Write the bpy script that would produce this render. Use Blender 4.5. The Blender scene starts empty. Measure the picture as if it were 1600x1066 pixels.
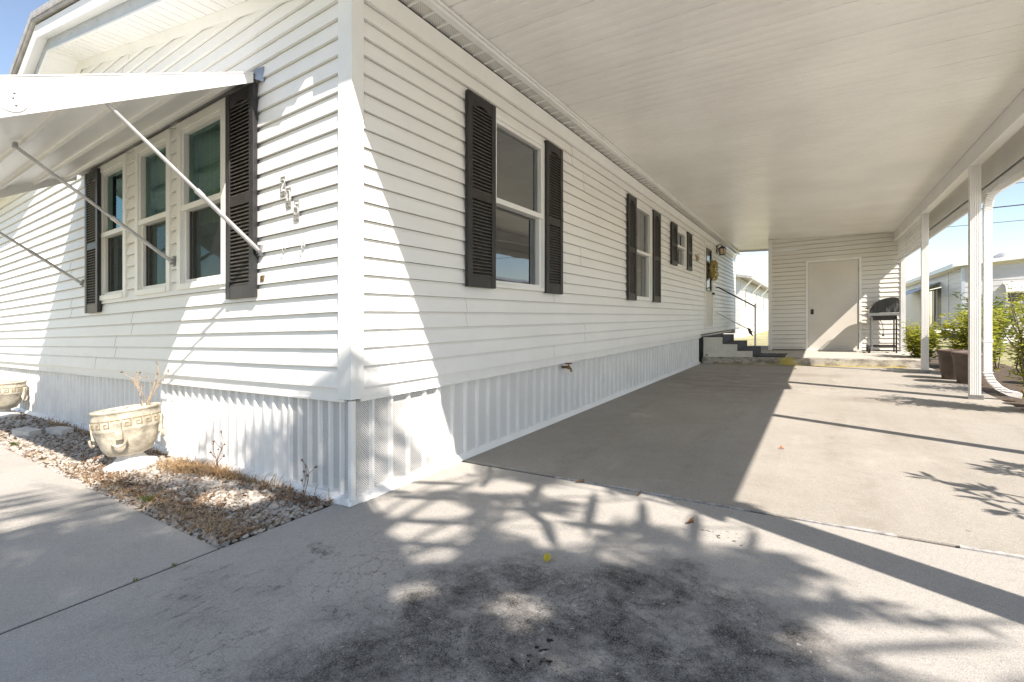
import bpy, bmesh, math, random
import numpy as np
from mathutils import Vector, Matrix

R = math.radians
rng = random.Random(7)
SC = bpy.context.scene
COL = SC.collection

# ------------------------------------------------------------------ camera, sky, sun, exposure
FALL = 0.0316          # shear added to heights along x to match skewed image lines; no real slope
cam_d = bpy.data.cameras.new("camera"); cam = bpy.data.objects.new("camera", cam_d); COL.objects.link(cam)
cam.location = (2.1155, -1.6773, 1.0239)
cam.rotation_euler = (R(90), 0, R(32.876))
cam_d.sensor_width = 36.0; cam_d.lens = 16.605; cam_d.shift_y = -0.0244
cam_d.clip_start = 0.05; cam_d.clip_end = 2000
SC.camera = cam

SUN_TO = Vector((1.0, -0.478, 1.137)).normalized()
elev = math.asin(SUN_TO.z); azim = math.atan2(SUN_TO.x, SUN_TO.y)
world = bpy.data.worlds.new("World"); SC.world = world; world.use_nodes = True
wn = world.node_tree; wn.nodes.clear()
sky = wn.nodes.new("ShaderNodeTexSky"); sky.sky_type = 'NISHITA'; sky.sun_disc = False
sky.sun_elevation = elev; sky.sun_rotation = azim; sky.air_density = 1.0; sky.dust_density = 0.4; sky.ozone_density = 1.8
bg = wn.nodes.new("ShaderNodeBackground"); bg.inputs[1].default_value = 0.088
wo = wn.nodes.new("ShaderNodeOutputWorld")
wn.links.new(sky.outputs[0], bg.inputs[0]); wn.links.new(bg.outputs[0], wo.inputs[0])

sun_d = bpy.data.lights.new("sun", 'SUN'); sun_d.energy = 3.4; sun_d.angle = R(0.53); sun_d.color = (1.0, 0.99, 0.97)
sun = bpy.data.objects.new("sun", sun_d); COL.objects.link(sun)
sun.rotation_euler = SUN_TO.to_track_quat('Z', 'Y').to_euler(); sun.location = (20, -10, 25)

SC.view_settings.view_transform = 'Standard'; SC.view_settings.look = 'None'
SC.view_settings.exposure = 1.46; SC.view_settings.gamma = 1.0
SC.view_settings.use_white_balance = True; SC.view_settings.white_balance_temperature = 7400; SC.view_settings.white_balance_tint = 14
SC.render.engine = 'CYCLES'
cy = SC.cycles
cy.use_denoising = True; cy.max_bounces = 10; cy.diffuse_bounces = 6; cy.glossy_bounces = 4
cy.transmission_bounces = 6; cy.transparent_max_bounces = 12; cy.caustics_reflective = False; cy.caustics_refractive = False
cy.sample_clamp_indirect = 6.0

# ------------------------------------------------------------------ node helpers and materials
class NT:
    def __init__(s, name):
        s.m = bpy.data.materials.new(name); s.m.use_nodes = True
        s.t = s.m.node_tree; s.t.nodes.clear()
        s.out = s.t.nodes.new("ShaderNodeOutputMaterial")
        s._pos = None
    def n(s, typ, **kw):
        x = s.t.nodes.new(typ)
        for k, v in kw.items(): setattr(x, k, v)
        return x
    def set(s, sock, v):
        if isinstance(v, bpy.types.NodeSocket): s.t.links.new(v, sock)
        elif isinstance(v, (tuple, list)) and len(v) == 3 and sock.type == 'RGBA': sock.default_value = (*v, 1)
        else: sock.default_value = v
    @property
    def pos(s):
        if s._pos is None: s._pos = s.n("ShaderNodeNewGeometry")
        return s._pos.outputs['Position']
    @property
    def island(s):
        s.pos; return s._pos.outputs['Random Per Island']
    def math(s, op, a, b=0.0, c=None, clamp=False):
        x = s.n("ShaderNodeMath", operation=op, use_clamp=clamp); s.set(x.inputs[0], a); s.set(x.inputs[1], b)
        if c is not None: s.set(x.inputs[2], c)
        return x.outputs[0]
    def vmath(s, op, a, b=(0, 0, 0)):
        x = s.n("ShaderNodeVectorMath", operation=op); s.set(x.inputs[0], a); s.set(x.inputs[1], b)
        return x.outputs['Value'] if op in ('LENGTH', 'DISTANCE', 'DOT_PRODUCT') else x.outputs[0]
    def map(s, vec, scale=(1, 1, 1), loc=(0, 0, 0), rot=(0, 0, 0)):
        x = s.n("ShaderNodeMapping"); s.set(x.inputs[0], vec); x.inputs[1].default_value = loc
        x.inputs[2].default_value = rot; x.inputs[3].default_value = scale
        return x.outputs[0]
    def noise(s, vec, scale, detail=3.0, rough=0.55, dist=0.0, color=False):
        x = s.n("ShaderNodeTexNoise"); s.set(x.inputs['Vector'], vec); x.inputs['Scale'].default_value = scale
        x.inputs['Detail'].default_value = detail; x.inputs['Roughness'].default_value = rough; x.inputs['Distortion'].default_value = dist
        return x.outputs[1 if color else 0]
    def vor(s, vec, scale, feature='F1'):
        x = s.n("ShaderNodeTexVoronoi", feature=feature); s.set(x.inputs['Vector'], vec); x.inputs['Scale'].default_value = scale
        return x.outputs['Distance']
    def step(s, v, a, b, lo=0.0, hi=1.0):
        x = s.n("ShaderNodeMapRange", interpolation_type='SMOOTHSTEP'); s.set(x.inputs[0], v)
        for i, q in enumerate((a, b, lo, hi)): x.inputs[i + 1].default_value = q
        return x.outputs[0]
    def mix(s, f, a, b, mode='MIX'):
        x = s.n("ShaderNodeMix", data_type='RGBA', blend_type=mode); s.set(x.inputs[0], f); s.set(x.inputs[6], a); s.set(x.inputs[7], b)
        return x.outputs[2]
    def bump(s, h, strength=0.3, dist=0.01):
        x = s.n("ShaderNodeBump"); s.set(x.inputs['Height'], h); x.inputs['Strength'].default_value = strength; x.inputs['Distance'].default_value = dist
        return x.outputs[0]
    def bsdf(s, color, rough=0.5, normal=None, spec=0.5, metal=0.0):
        x = s.n("ShaderNodeBsdfPrincipled"); s.set(x.inputs['Base Color'], color); s.set(x.inputs['Roughness'], rough)
        x.inputs['Specular IOR Level'].default_value = spec; x.inputs['Metallic'].default_value = metal
        if normal is not None: s.set(x.inputs['Normal'], normal)
        return x.outputs[0]
    def done(s, shader):
        s.t.links.new(shader, s.out.inputs[0]); return s.m
    def sep(s, vec):
        x = s.n("ShaderNodeSeparateXYZ"); s.set(x.inputs[0], vec); return x.outputs

def plain(name, col, rough=0.5, var=0.06, scale=4.0, bump=0.0, bscale=60.0, spec=0.5, metal=0.0, dirt=None, stretch=(1, 1, 1)):
    t = NT(name); p = t.map(t.pos, stretch)
    a = t.noise(p, scale, 5, 0.6)
    lo = tuple(c * (1 - var * 1.6) for c in col); hi = tuple(min(1, c * (1 + var)) for c in col)
    c = t.mix(t.step(a, 0.3, 0.7), lo, hi)
    if dirt:
        c = t.mix(t.math('MULTIPLY', t.step(t.noise(t.map(t.pos, (1, 1, 0.35)), 5.5, 6, 0.7), 0.55, 0.8), dirt[1]), c, dirt[0])
    nrm = t.bump(t.noise(p, bscale, 3), bump, 0.004) if bump else None
    return t.done(t.bsdf(c, rough, nrm, spec, metal))

def vinyl(name, col, grain=0.25, rough=0.42):
    # embossed vinyl: faint wood grain along the course, slight wear and grime
    t = NT(name)
    g = t.noise(t.map(t.pos, (6, 6, 160)), 1.0, 4, 0.6, 0.6)
    w = t.noise(t.map(t.pos, (1, 1, 2.5)), 1.3, 5, 0.65)
    d = t.step(t.noise(t.map(t.pos, (9, 9, 0.8)), 1.2, 6, 0.7), 0.56, 0.82)
    c = t.mix(t.step(w, 0.3, 0.7), tuple(q * 0.95 for q in col), col)
    c = t.mix(t.math('MULTIPLY', d, 0.10), c, (0.45, 0.42, 0.36))
    c = t.mix(t.math('MULTIPLY', t.step(g, 0.35, 0.7), 0.05), c, (0.5, 0.5, 0.48))
    z = t.sep(t.pos)[2]
    spl = t.math('MULTIPLY', t.step(z, 0.85, 0.5), t.step(t.noise(t.pos, 9, 6, 0.7), 0.5, 0.75))
    c = t.mix(t.math('MULTIPLY', spl, 0.22), c, (0.42, 0.37, 0.30))
    oil = t.noise(t.map(t.pos, (1.5, 1.5, 5)), 1.0, 2, 0.5)      # gentle oil-canning
    b1 = t.n("ShaderNodeBump"); b1.inputs['Strength'].default_value = 0.25; b1.inputs['Distance'].default_value = 0.02; t.set(b1.inputs['Height'], oil)
    b2 = t.n("ShaderNodeBump"); b2.inputs['Strength'].default_value = grain; b2.inputs['Distance'].default_value = 0.0012; t.set(b2.inputs['Height'], g)
    t.t.links.new(b1.outputs[0], b2.inputs['Normal'])
    return t.done(t.bsdf(c, rough, b2.outputs[0], 0.45))

def perforated(name, col, pitch, axes, hole=0.33, rough=0.4):
    # a sheet with punched holes on a diagonal grid: real see-through holes
    t = NT(name); s = t.sep(t.pos); u, v = s[axes[0]], s[axes[1]]
    if axes[0] == 0 or axes[1] == 0: pass
    a = t.math('DIVIDE', t.math('ADD', u, v), pitch * 1.414); b = t.math('DIVIDE', t.math('SUBTRACT', u, v), pitch * 1.414)
    fa = t.math('SUBTRACT', t.math('FRACT', a), 0.5); fb = t.math('SUBTRACT', t.math('FRACT', b), 0.5)
    r = t.math('SQRT', t.math('ADD', t.math('MULTIPLY', fa, fa), t.math('MULTIPLY', fb, fb)))
    m = t.step(r, hole, hole - 0.06)
    w = t.noise(t.pos, 3.0, 4)
    sh = t.bsdf(t.mix(w, tuple(q * 0.92 for q in col), col), rough)
    tr = t.n("ShaderNodeBsdfTransparent"); mx = t.n("ShaderNodeMixShader")
    t.set(mx.inputs[0], m); t.t.links.new(sh, mx.inputs[1]); t.t.links.new(tr.outputs[0], mx.inputs[2])
    return t.done(mx.outputs[0])

def glass(name, tint=(0.8, 0.86, 0.84), refl=0.17, gcol=(0.92, 0.96, 1)):
    t = NT(name)
    fr = t.n("ShaderNodeFresnel"); fr.inputs[0].default_value = 1.65
    wav = t.noise(t.pos, 2.2, 2, 0.5)
    nb = t.bump(wav, 0.06, 0.02)
    gl = t.n("ShaderNodeBsdfGlossy"); gl.inputs['Roughness'].default_value = 0.015; t.set(gl.inputs['Normal'], nb)
    gl.inputs['Color'].default_value = (*gcol, 1)
    tr = t.n("ShaderNodeBsdfTransparent"); tr.inputs[0].default_value = (*tint, 1)
    mx = t.n("ShaderNodeMixShader"); t.set(mx.inputs[0], t.math('ADD', fr.outputs[0], refl, clamp=True))
    t.t.links.new(tr.outputs[0], mx.inputs[1]); t.t.links.new(gl.outputs[0], mx.inputs[2])
    return t.done(mx.outputs[0])

def meshmat(name, col, through):
    t = NT(name); tr = t.n("ShaderNodeBsdfTransparent"); mx = t.n("ShaderNodeMixShader"); mx.inputs[0].default_value = through
    t.t.links.new(t.bsdf(col, 0.7), mx.inputs[1]); t.t.links.new(tr.outputs[0], mx.inputs[2]); return t.done(mx.outputs[0])
m_mesh = meshmat("insect_mesh", (0.04, 0.04, 0.04), 0.6)

def leafmat(name, c1, c2, trans=0.35, rough=0.45):
    t = NT(name)
    c = t.mix(t.island, c1, c2)
    c = t.mix(t.math('MULTIPLY', t.noise(t.pos, 30, 3), 0.4), c, tuple(q * 0.6 for q in c1))
    d = t.bsdf(c, rough, None, 0.4)
    tl = t.n("ShaderNodeBsdfTranslucent"); t.set(tl.inputs[0], t.mix(0.5 if trans > 0.28 else 0.0, c, (0.5, 0.55, 0.08)))
    mx = t.n("ShaderNodeMixShader"); mx.inputs[0].default_value = trans
    t.t.links.new(d, mx.inputs[1]); t.t.links.new(tl.outputs[0], mx.inputs[2])
    return t.done(mx.outputs[0])

def islandmat(name, c1, c2, c3, rough=0.8):
    t = NT(name)
    c = t.mix(t.step(t.island, 0.0, 0.55), c1, c2); c = t.mix(t.step(t.island, 0.72, 1.0), c, c3)
    n = t.noise(t.pos, 90, 4, 0.7)
    c = t.mix(t.math('MULTIPLY', n, 0.5), c, tuple(q * 0.55 for q in c1))
    return t.done(t.bsdf(c, rough, t.bump(n, 0.4, 0.003), 0.3))

def ellipse(t, warp, cx, cy_, rx, ry, ang=0.0, soft=0.5):
    q = t.map(t.vmath('ADD', t.pos, warp), (1 / rx, 1 / ry, 0), (0, 0, 0), (0, 0, 0))
    m = t.n("ShaderNodeMapping", vector_type='TEXTURE'); t.set(m.inputs[0], t.vmath('ADD', t.pos, warp))
    m.inputs[1].default_value = (cx, cy_, 0); m.inputs[2].default_value = (0, 0, ang); m.inputs[3].default_value = (rx, ry, 1e6)
    return t.step(t.vmath('LENGTH', m.outputs[0]), 1.0, soft)

def concrete(name, c1, c2, kind):
    t = NT(name)
    p = t.pos
    n1 = t.noise(p, 0.9, 6, 0.6, 0.4); n2 = t.noise(p, 7, 6, 0.7); n3 = t.noise(p, 75, 4, 0.75); n4 = t.noise(p, 260, 2, 0.6)
    c = t.mix(t.step(n1, 0.3, 0.7), c1, c2)
    c = t.mix(t.math('MULTIPLY', t.step(n2, 0.45, 0.75), 0.28), c, tuple(q * 0.66 for q in c1))
    c = t.mix(t.math('MULTIPLY', t.step(n3, 0.42, 0.72), 0.32), c, tuple(q * 0.58 for q in c1))
    c = t.mix(t.math('MULTIPLY', t.step(n4, 0.52, 0.70), 0.45), c, (0.66, 0.63, 0.57))
    c = t.mix(t.math('MULTIPLY', t.step(t.noise(p, 330, 2, 0.6), 0.52, 0.68), 0.42), c, (0.15, 0.14, 0.125))
    c = t.mix(t.math('MULTIPLY', t.step(t.noise(p, 190, 2, 0.5), 0.62, 0.7), 0.5), c, (0.16, 0.14, 0.12))
    height = t.math('ADD', t.math('MULTIPLY', n3, 0.5), n4)
    warp = t.vmath('SCALE', t.vmath('SUBTRACT', t.noise(p, 2.6, 6, 0.7, 0, True), (0.5, 0.5, 0.5)))
    warp.node.inputs[3].default_value = 0.85
    if kind == 'apron':
        big = ellipse(t, warp, 1.58, -0.36, 0.92, 0.62, R(14), 0.55)
        bot = ellipse(t, warp, 1.50, -0.85, 1.0, 0.55, R(-8), 0.45)
        lft = ellipse(t, warp, 0.30, -0.85, 0.45, 0.42, R(-60), 0.2)
        grime = t.math('MAXIMUM', t.math('MAXIMUM', big, bot), t.math('MULTIPLY', lft, 0.25))
        cloud = t.step(t.noise(p, 5.5, 8, 0.62, 0.5), 0.32, 0.66); cloud2 = t.step(t.noise(p, 21, 6, 0.7), 0.34, 0.68)
        grain = t.step(t.noise(p, 210, 3, 0.7), 0.36, 0.62)
        body = t.math('ADD', t.math('MULTIPLY', cloud, 0.66), t.math('MULTIPLY', cloud2, 0.34))
        mk = t.math('MULTIPLY', t.math('MULTIPLY', grime, t.math('ADD', body, 0.10)), t.math('ADD', t.math('MULTIPLY', grain, 0.42), 0.60), clamp=True)
        c = t.mix(mk, c, (0.030, 0.0285, 0.028))
        st = t.step(t.noise(t.map(p, (26, 9, 1), (0, 0, 0), (0, 0, R(35))), 1.0, 7, 0.75), 0.53, 0.68)
        mk2 = t.math('MULTIPLY', t.math('MULTIPLY', ellipse(t, warp, 0.35, -0.85, 0.75, 0.42, R(-20), 0.1), st), t.math('ADD', t.math('MULTIPLY', grain, 0.4), 0.45))
        c = t.mix(mk2, c, (0.05, 0.047, 0.045))
        dots = t.math('MULTIPLY', ellipse(t, warp, 1.74, 0.63, 0.09, 0.07, 0, 0.4), t.step(t.noise(p, 38, 2, 0.4), 0.60, 0.64))
        c = t.mix(dots, c, (0.02, 0.018, 0.018))
        # map cracking
        cw = t.vmath('ADD', p, t.vmath('SCALE', t.noise(p, 9, 4, 0.6, 0, True)))
        cw.node.inputs[1].links[0].from_node.inputs[3].default_value = 0.15
        e1 = t.step(t.vor(cw, 15, 'DISTANCE_TO_EDGE'), 0.022, 0.004)
        e2 = t.step(t.vor(cw, 34, 'DISTANCE_TO_EDGE'), 0.035, 0.006)
        area = t.math('MULTIPLY', t.math('MAXIMUM', grime, 0.0), t.step(t.noise(p, 3.0, 3), 0.38, 0.56))
        wide = t.math('MULTIPLY', ellipse(t, warp, 1.2, -0.6, 1.5, 0.95, R(5), 0.3), t.step(t.noise(p, 2.2, 3), 0.42, 0.58))
        ck = t.math('MAXIMUM', t.math('MULTIPLY', e2, area), t.math('MULTIPLY', e1, t.math('MULTIPLY', wide, 0.85)))
        c = t.mix(t.math('MULTIPLY', ck, 0.8), c, (0.03, 0.028, 0.027))
        # worn pale patch with oil drips
        pale = ellipse(t, warp, 1.44, -0.44, 0.20, 0.14, 0, 0.1)
        c = t.mix(t.math('MULTIPLY', pale, 0.40), c, (0.40, 0.36, 0.33))
        drip = t.math('MULTIPLY', ellipse(t, warp, 1.42, -0.47, 0.17, 0.12, 0, 0.5), t.step(t.noise(p, 30, 3, 0.5), 0.56, 0.62))
        c = t.mix(drip, c, (0.012, 0.011, 0.011))
        sp = ellipse(t, warp, 0.34, -0.42, 0.16, 0.12, 0, 0.2)
        c = t.mix(t.math('MULTIPLY', sp, t.step(t.noise(p, 30, 5, 0.7), 0.42, 0.7)), c, (0.09, 0.085, 0.08))
        height = t.math('SUBTRACT', height, t.math('MULTIPLY', ck, 1.4))
        # white flecks where the grime has lifted
        fl = t.math('MULTIPLY', grime, t.step(t.noise(p, 55, 2, 0.4), 0.70, 0.74))
        c = t.mix(t.math('MULTIPLY', fl, 0.6), c, (0.5, 0.48, 0.46))
    if kind == 'pad':
        wet = ellipse(t, warp, 0.9, 6.2, 1.6, 2.8, 0, 0.1)  # zone of brownish streaks on the house side of the slab
        c = t.mix(t.math('MULTIPLY', wet, t.math('MULTIPLY', t.step(t.noise(t.map(p, (1, 2.2, 1)), 1.6, 6, 0.7), 0.36, 0.7), 0.60)), c, (0.175, 0.145, 0.105))
        trk = t.math('MULTIPLY', t.step(t.noise(t.map(p, (2.4, 0.22, 1)), 1.0, 5, 0.6, 0.6), 0.46, 0.66), t.step(t.noise(p, 5, 7, 0.75), 0.34, 0.66))
        c = t.mix(t.math('MULTIPLY', trk, 0.40), c, (0.19, 0.165, 0.135))
        pale = t.step(t.noise(t.map(p, (1.4, 0.6, 1)), 1.7, 6, 0.7), 0.56, 0.72)
        c = t.mix(t.math('MULTIPLY', pale, 0.30), c, (0.50, 0.475, 0.435))
        st = ellipse(t, warp, 2.6, 4.9, 0.55, 0.30, 0, 0.1); st2 = ellipse(t, warp, 2.0, 7.4, 0.9, 0.45, 0, 0.1)
        c = t.mix(t.math('MULTIPLY', t.math('MAXIMUM', st, st2), 0.40), c, (0.17, 0.14, 0.11))
        drops = t.step(t.noise(p, 16, 2, 0.4), 0.76, 0.79)
        c = t.mix(t.math('MULTIPLY', drops, 0.5), c, (0.13, 0.11, 0.09))
    if kind == 'path':
        d = t.math('MULTIPLY', ellipse(t, warp, -1.6, -1.0, 0.7, 0.2, 0, 0.1), t.step(t.noise(p, 14, 6, 0.8), 0.42, 0.7))
        c = t.mix(t.math('MULTIPLY', d, 0.5), c, (0.12, 0.11, 0.1))
        height = t.math('ADD', height, t.noise(p, 140, 2))
    if kind == 'step':
        s = t.sep(p)
        grm = t.math('MULTIPLY', t.step(t.noise(t.map(p, (2, 2, 4)), 2.6, 6, 0.75), 0.4, 0.62), t.step(s[1], 9.4, 9.2))
        c = t.mix(t.math('MULTIPLY', grm, 0.7), c, (0.10, 0.085, 0.075))
        blot = t.math('MULTIPLY', ellipse(t, warp, 1.66, 9.1, 0.22, 0.3, 0, 0.2), 0.7)
        c = t.mix(blot, c, (0.52, 0.42, 0.06))
    return t.done(t.bsdf(c, 0.86, t.bump(height, 0.5, 0.004), 0.25))

WHITE = (0.84, 0.832, 0.81)
m_vinyl = vinyl("white_vinyl_siding", WHITE)
m_vinyl_shed = vinyl("cream_vinyl_siding", (0.76, 0.74, 0.69))
m_trim = plain("white_trim", (0.80, 0.80, 0.78), 0.4, 0.03, 2.5, 0.05, 90, dirt=((0.5, 0.46, 0.4), 0.12))
m_alum = plain("white_painted_aluminium", (0.80, 0.80, 0.79), 0.32, 0.03, 2.0, 0.03, 40, dirt=((0.5, 0.48, 0.44), 0.14))
m_ceil = plain("white_pan_ceiling", (0.88, 0.865, 0.83), 0.28, 0.04, 1.3, 0.02, 14, dirt=((0.52, 0.48, 0.42), 0.12))
m_skirt = plain("white_vinyl_skirting", (0.79, 0.785, 0.765), 0.42, 0.05, 3.0, 0.05, 60, dirt=((0.48, 0.43, 0.36), 0.22))
m_holes_x = perforated("vented_skirting_front", (0.76, 0.755, 0.74), 0.0092, (0, 2))
m_holes_y = perforated("vented_skirting_side", (0.76, 0.755, 0.74), 0.0092, (1, 2))
m_holes_y2 = perforated("finely_vented_skirting_side", (0.76, 0.757, 0.745), 0.0075, (1, 2), 0.19)
m_holes_s = perforated("vented_soffit", (0.76, 0.74, 0.69), 0.011, (0, 1), 0.26)
m_shut = plain("dark_shutter", (0.030, 0.029, 0.031), 0.42, 0.25, 6.0, 0.15, 120, dirt=((0.16, 0.15, 0.14), 0.25))
m_shut_b = plain("charcoal_shutter", (0.022, 0.019, 0.018), 0.42, 0.25, 6.0, 0.15, 120, dirt=((0.13, 0.11, 0.10), 0.25))
m_louv = plain("weathered_louvre", (0.075, 0.070, 0.067), 0.4, 0.25, 20, 0.1, 90)  # slats coloured paler than the frame to show light bounced from below
m_glass = glass("window_glass")
m_glass_f = glass("window_glass_tinted", (0.74, 0.88, 0.72), 0.05, (0.55, 0.88, 0.92))
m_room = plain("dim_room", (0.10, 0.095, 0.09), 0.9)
m_blind = plain("vertical_blind", (0.62, 0.58, 0.50), 0.7, 0.05, 6)
m_curtain = plain("sage_curtain", (0.34, 0.45, 0.22), 0.8, 0.08, 8)
m_slat = plain("pale_green_slat", (0.42, 0.50, 0.34), 0.5, 0.05, 5)
m_screen = plain("insect_screen", (0.045, 0.042, 0.042), 0.6, 0.1, 20)
m_black = plain("black_paint", (0.015, 0.015, 0.016), 0.35, 0.2, 14, 0.1, 80)
m_hood = plain("black_enamel", (0.012, 0.012, 0.013), 0.22, 0.2, 12, 0.1, 60, dirt=((0.5, 0.5, 0.5), 0.5))
m_steel = plain("grey_steel", (0.33, 0.33, 0.34), 0.35, 0.12, 12, 0.05, 50, metal=0.8)
m_galv = plain("dull_galvanised_tube", (0.52, 0.52, 0.53), 0.4, 0.12, 12, 0.05, 50, metal=0.35)
m_fascia = plain("blue_grey_metal_fascia", (0.42, 0.47, 0.53), 0.35, 0.06, 3, metal=0.2)
m_roof = plain("grey_roof_metal", (0.40, 0.39, 0.38), 0.5, 0.15, 10, 0.2, 40)
m_door = plain("beige_door_paint", (0.66, 0.63, 0.575), 0.5, 0.03, 2)
m_bronze = plain("dark_bronze", (0.035, 0.025, 0.018), 0.4, 0.2, 30)
m_lampglass = plain("amber_lamp_glass", (0.62, 0.50, 0.36), 0.25, 0.1, 30)
m_tread = plain("charcoal_tread_carpet", (0.075, 0.075, 0.083), 0.9, 0.2, 40, 0.5, 300)
m_step = plain("off_white_step_paint", (0.68, 0.66, 0.60), 0.6, 0.06, 5, 0.15, 60, dirt=((0.4, 0.35, 0.28), 0.3))
m_rubber = plain("black_rubber", (0.012, 0.012, 0.012), 0.6, 0.2, 60)
m_urn = plain("weathered_cast_stone", (0.50, 0.455, 0.365), 0.9, 0.24, 12, 0.9, 55, dirt=((0.66, 0.645, 0.62), 0.9))
m_urn_w = plain("white_cast_stone", (0.66, 0.66, 0.65), 0.8, 0.08, 9, 0.4, 60, dirt=((0.2, 0.19, 0.18), 0.35))
m_groove = plain("ochre_groove_dirt", (0.27, 0.215, 0.13), 0.9, 0.15, 30)  # ochre tone, darker than the bowl, for the raised key lines
m_paver = plain("pale_edging_stone", (0.56, 0.54, 0.51), 0.85, 0.12, 14, 0.5, 60)
m_pot = plain("brown_resin_pot", (0.105, 0.075, 0.060), 0.55, 0.15, 8, 0.1, 60, dirt=((0.3, 0.26, 0.22), 0.4))
m_terra = plain("terracotta", (0.50, 0.19, 0.09), 0.75, 0.15, 14, 0.2, 60)
m_soil = plain("dark_soil", (0.09, 0.065, 0.045), 0.95, 0.3, 30, 0.8, 80)
m_bark = plain("grey_brown_bark", (0.20, 0.155, 0.11), 0.9, 0.3, 25, 0.7, 60)
m_twig = plain("dry_twig", (0.42, 0.31, 0.20), 0.85, 0.2, 30)
m_num = plain("brushed_number_plate", (0.34, 0.33, 0.32), 0.4, 0.25, 60, 0.2, 200, metal=0.3)
m_numw = plain("white_enamel_digit", (0.80, 0.80, 0.78), 0.4, 0.02, 20)
m_brass = plain("brass_valve", (0.24, 0.16, 0.07), 0.4, 0.2, 40, metal=0.7)
m_red = plain("dull_red_handle", (0.20, 0.03, 0.03), 0.5)
m_joint = plain("joint_sand", (0.30, 0.28, 0.25), 0.95, 0.3, 40, 0.6, 120)
m_seal = plain("grey_sealant", (0.38, 0.37, 0.36), 0.8, 0.25, 30, 0.5, 90)
m_jdark = plain("dark_joint_filler", (0.07, 0.062, 0.052), 0.95, 0.3, 40, 0.6, 120)
m_yellow = plain("yellow_line_paint", (0.62, 0.50, 0.04), 0.7, 0.25, 12, 0.2, 80, dirt=((0.3, 0.27, 0.2), 0.7))
m_nwhite = vinyl("neighbour_white_siding", (0.66, 0.66, 0.655))
m_nblue = vinyl("neighbour_pale_siding", (0.47, 0.47, 0.465))
m_leaf_y = leafmat("yellow_green_leaf", (0.30, 0.33, 0.045), (0.52, 0.50, 0.09), 0.5)
m_leaf_g = leafmat("mid_green_leaf", (0.06, 0.11, 0.025), (0.17, 0.23, 0.05), 0.35)
m_leaf_d = leafmat("dark_green_leaf", (0.035, 0.07, 0.02), (0.09, 0.13, 0.035), 0.3)
m_leaf_p = leafmat("palm_leaflet", (0.09, 0.13, 0.035), (0.16, 0.20, 0.055), 0.45)
m_wreath = leafmat("yellow_flower", (0.42, 0.32, 0.05), (0.50, 0.42, 0.14), 0.2)
m_fallen = leafmat("yellow_fallen_leaf", (0.62, 0.48, 0.03), (0.66, 0.55, 0.06), 0.2)
m_deadleaf = leafmat("brown_dead_leaf", (0.16, 0.09, 0.05), (0.26, 0.17, 0.10), 0.1)
m_dry = leafmat("dry_grass_blade", (0.34, 0.20, 0.09), (0.52, 0.36, 0.19), 0.1)
m_gravel = islandmat("mixed_gravel", (0.38, 0.33, 0.28), (0.54, 0.51, 0.465), (0.19, 0.14, 0.105))
m_wire = plain("black_cable", (0.02, 0.02, 0.022), 0.6)
m_winglass = plain("dark_far_window", (0.05, 0.055, 0.065), 0.12, 0.3, 2)
m_teal = plain("teal_cloth", (0.05, 0.28, 0.26), 0.7)
m_breeze = plain("white_block", (0.78, 0.77, 0.75), 0.7, 0.05, 6, 0.2, 60)
m_apron = concrete("old_apron_concrete", (0.37, 0.355, 0.33), (0.42, 0.405, 0.38), 'apron')
m_pad = concrete("carport_concrete", (0.32, 0.297, 0.26), (0.375, 0.352, 0.318), 'pad')
m_path = concrete("path_concrete", (0.385, 0.368, 0.338), (0.43, 0.415, 0.385), 'path')
m_stoop = concrete("stoop_concrete", (0.48, 0.45, 0.40), (0.54, 0.51, 0.455), 'step')
def _lawn():
    t = NT("thin_lawn"); p = t.pos
    c = t.mix(t.step(t.noise(p, 0.7, 6, 0.7), 0.35, 0.65), (0.44, 0.40, 0.24), (0.26, 0.27, 0.10))
    c = t.mix(t.math('MULTIPLY', t.noise(p, 40, 4, 0.8), 0.6), c, (0.46, 0.41, 0.29))
    return t.done(t.bsdf(c, 0.95, t.bump(t.noise(p, 60, 5, 0.8), 1.0, 0.03), 0.1))
m_lawn = _lawn()
m_shell = plain("crushed_shell", (0.76, 0.74, 0.69), 0.9, 0.12, 6, 0.6, 60)  # very pale surface for the added, unseen bounce ground
def _bed():
    t = NT("bed_soil"); p = t.pos
    c = t.mix(t.step(t.noise(p, 14, 6, 0.75), 0.35, 0.65), (0.20, 0.135, 0.085), (0.36, 0.28, 0.19))
    return t.done(t.bsdf(c, 0.95, t.bump(t.noise(p, 50, 5, 0.8), 1.0, 0.02), 0.1))
m_bed = _bed()

# ------------------------------------------------------------------ mesh helpers
def lay(p): return (p[0], p[1], p[2] + FALL * p[0])          # a place in lot coordinates, moved by the added height shear

def tag(o, label=None, cat=None, group=None, kind=None):
    for k, v in (('label', label), ('category', cat), ('group', group), ('kind', kind)):
        if v: o[k] = v
    return o

def thing(name, loc, label, cat, group=None):
    o = bpy.data.objects.new(name, None); COL.objects.link(o); o.location = lay(loc); o.empty_display_size = 0.2
    return tag(o, label, cat, group)

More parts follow.
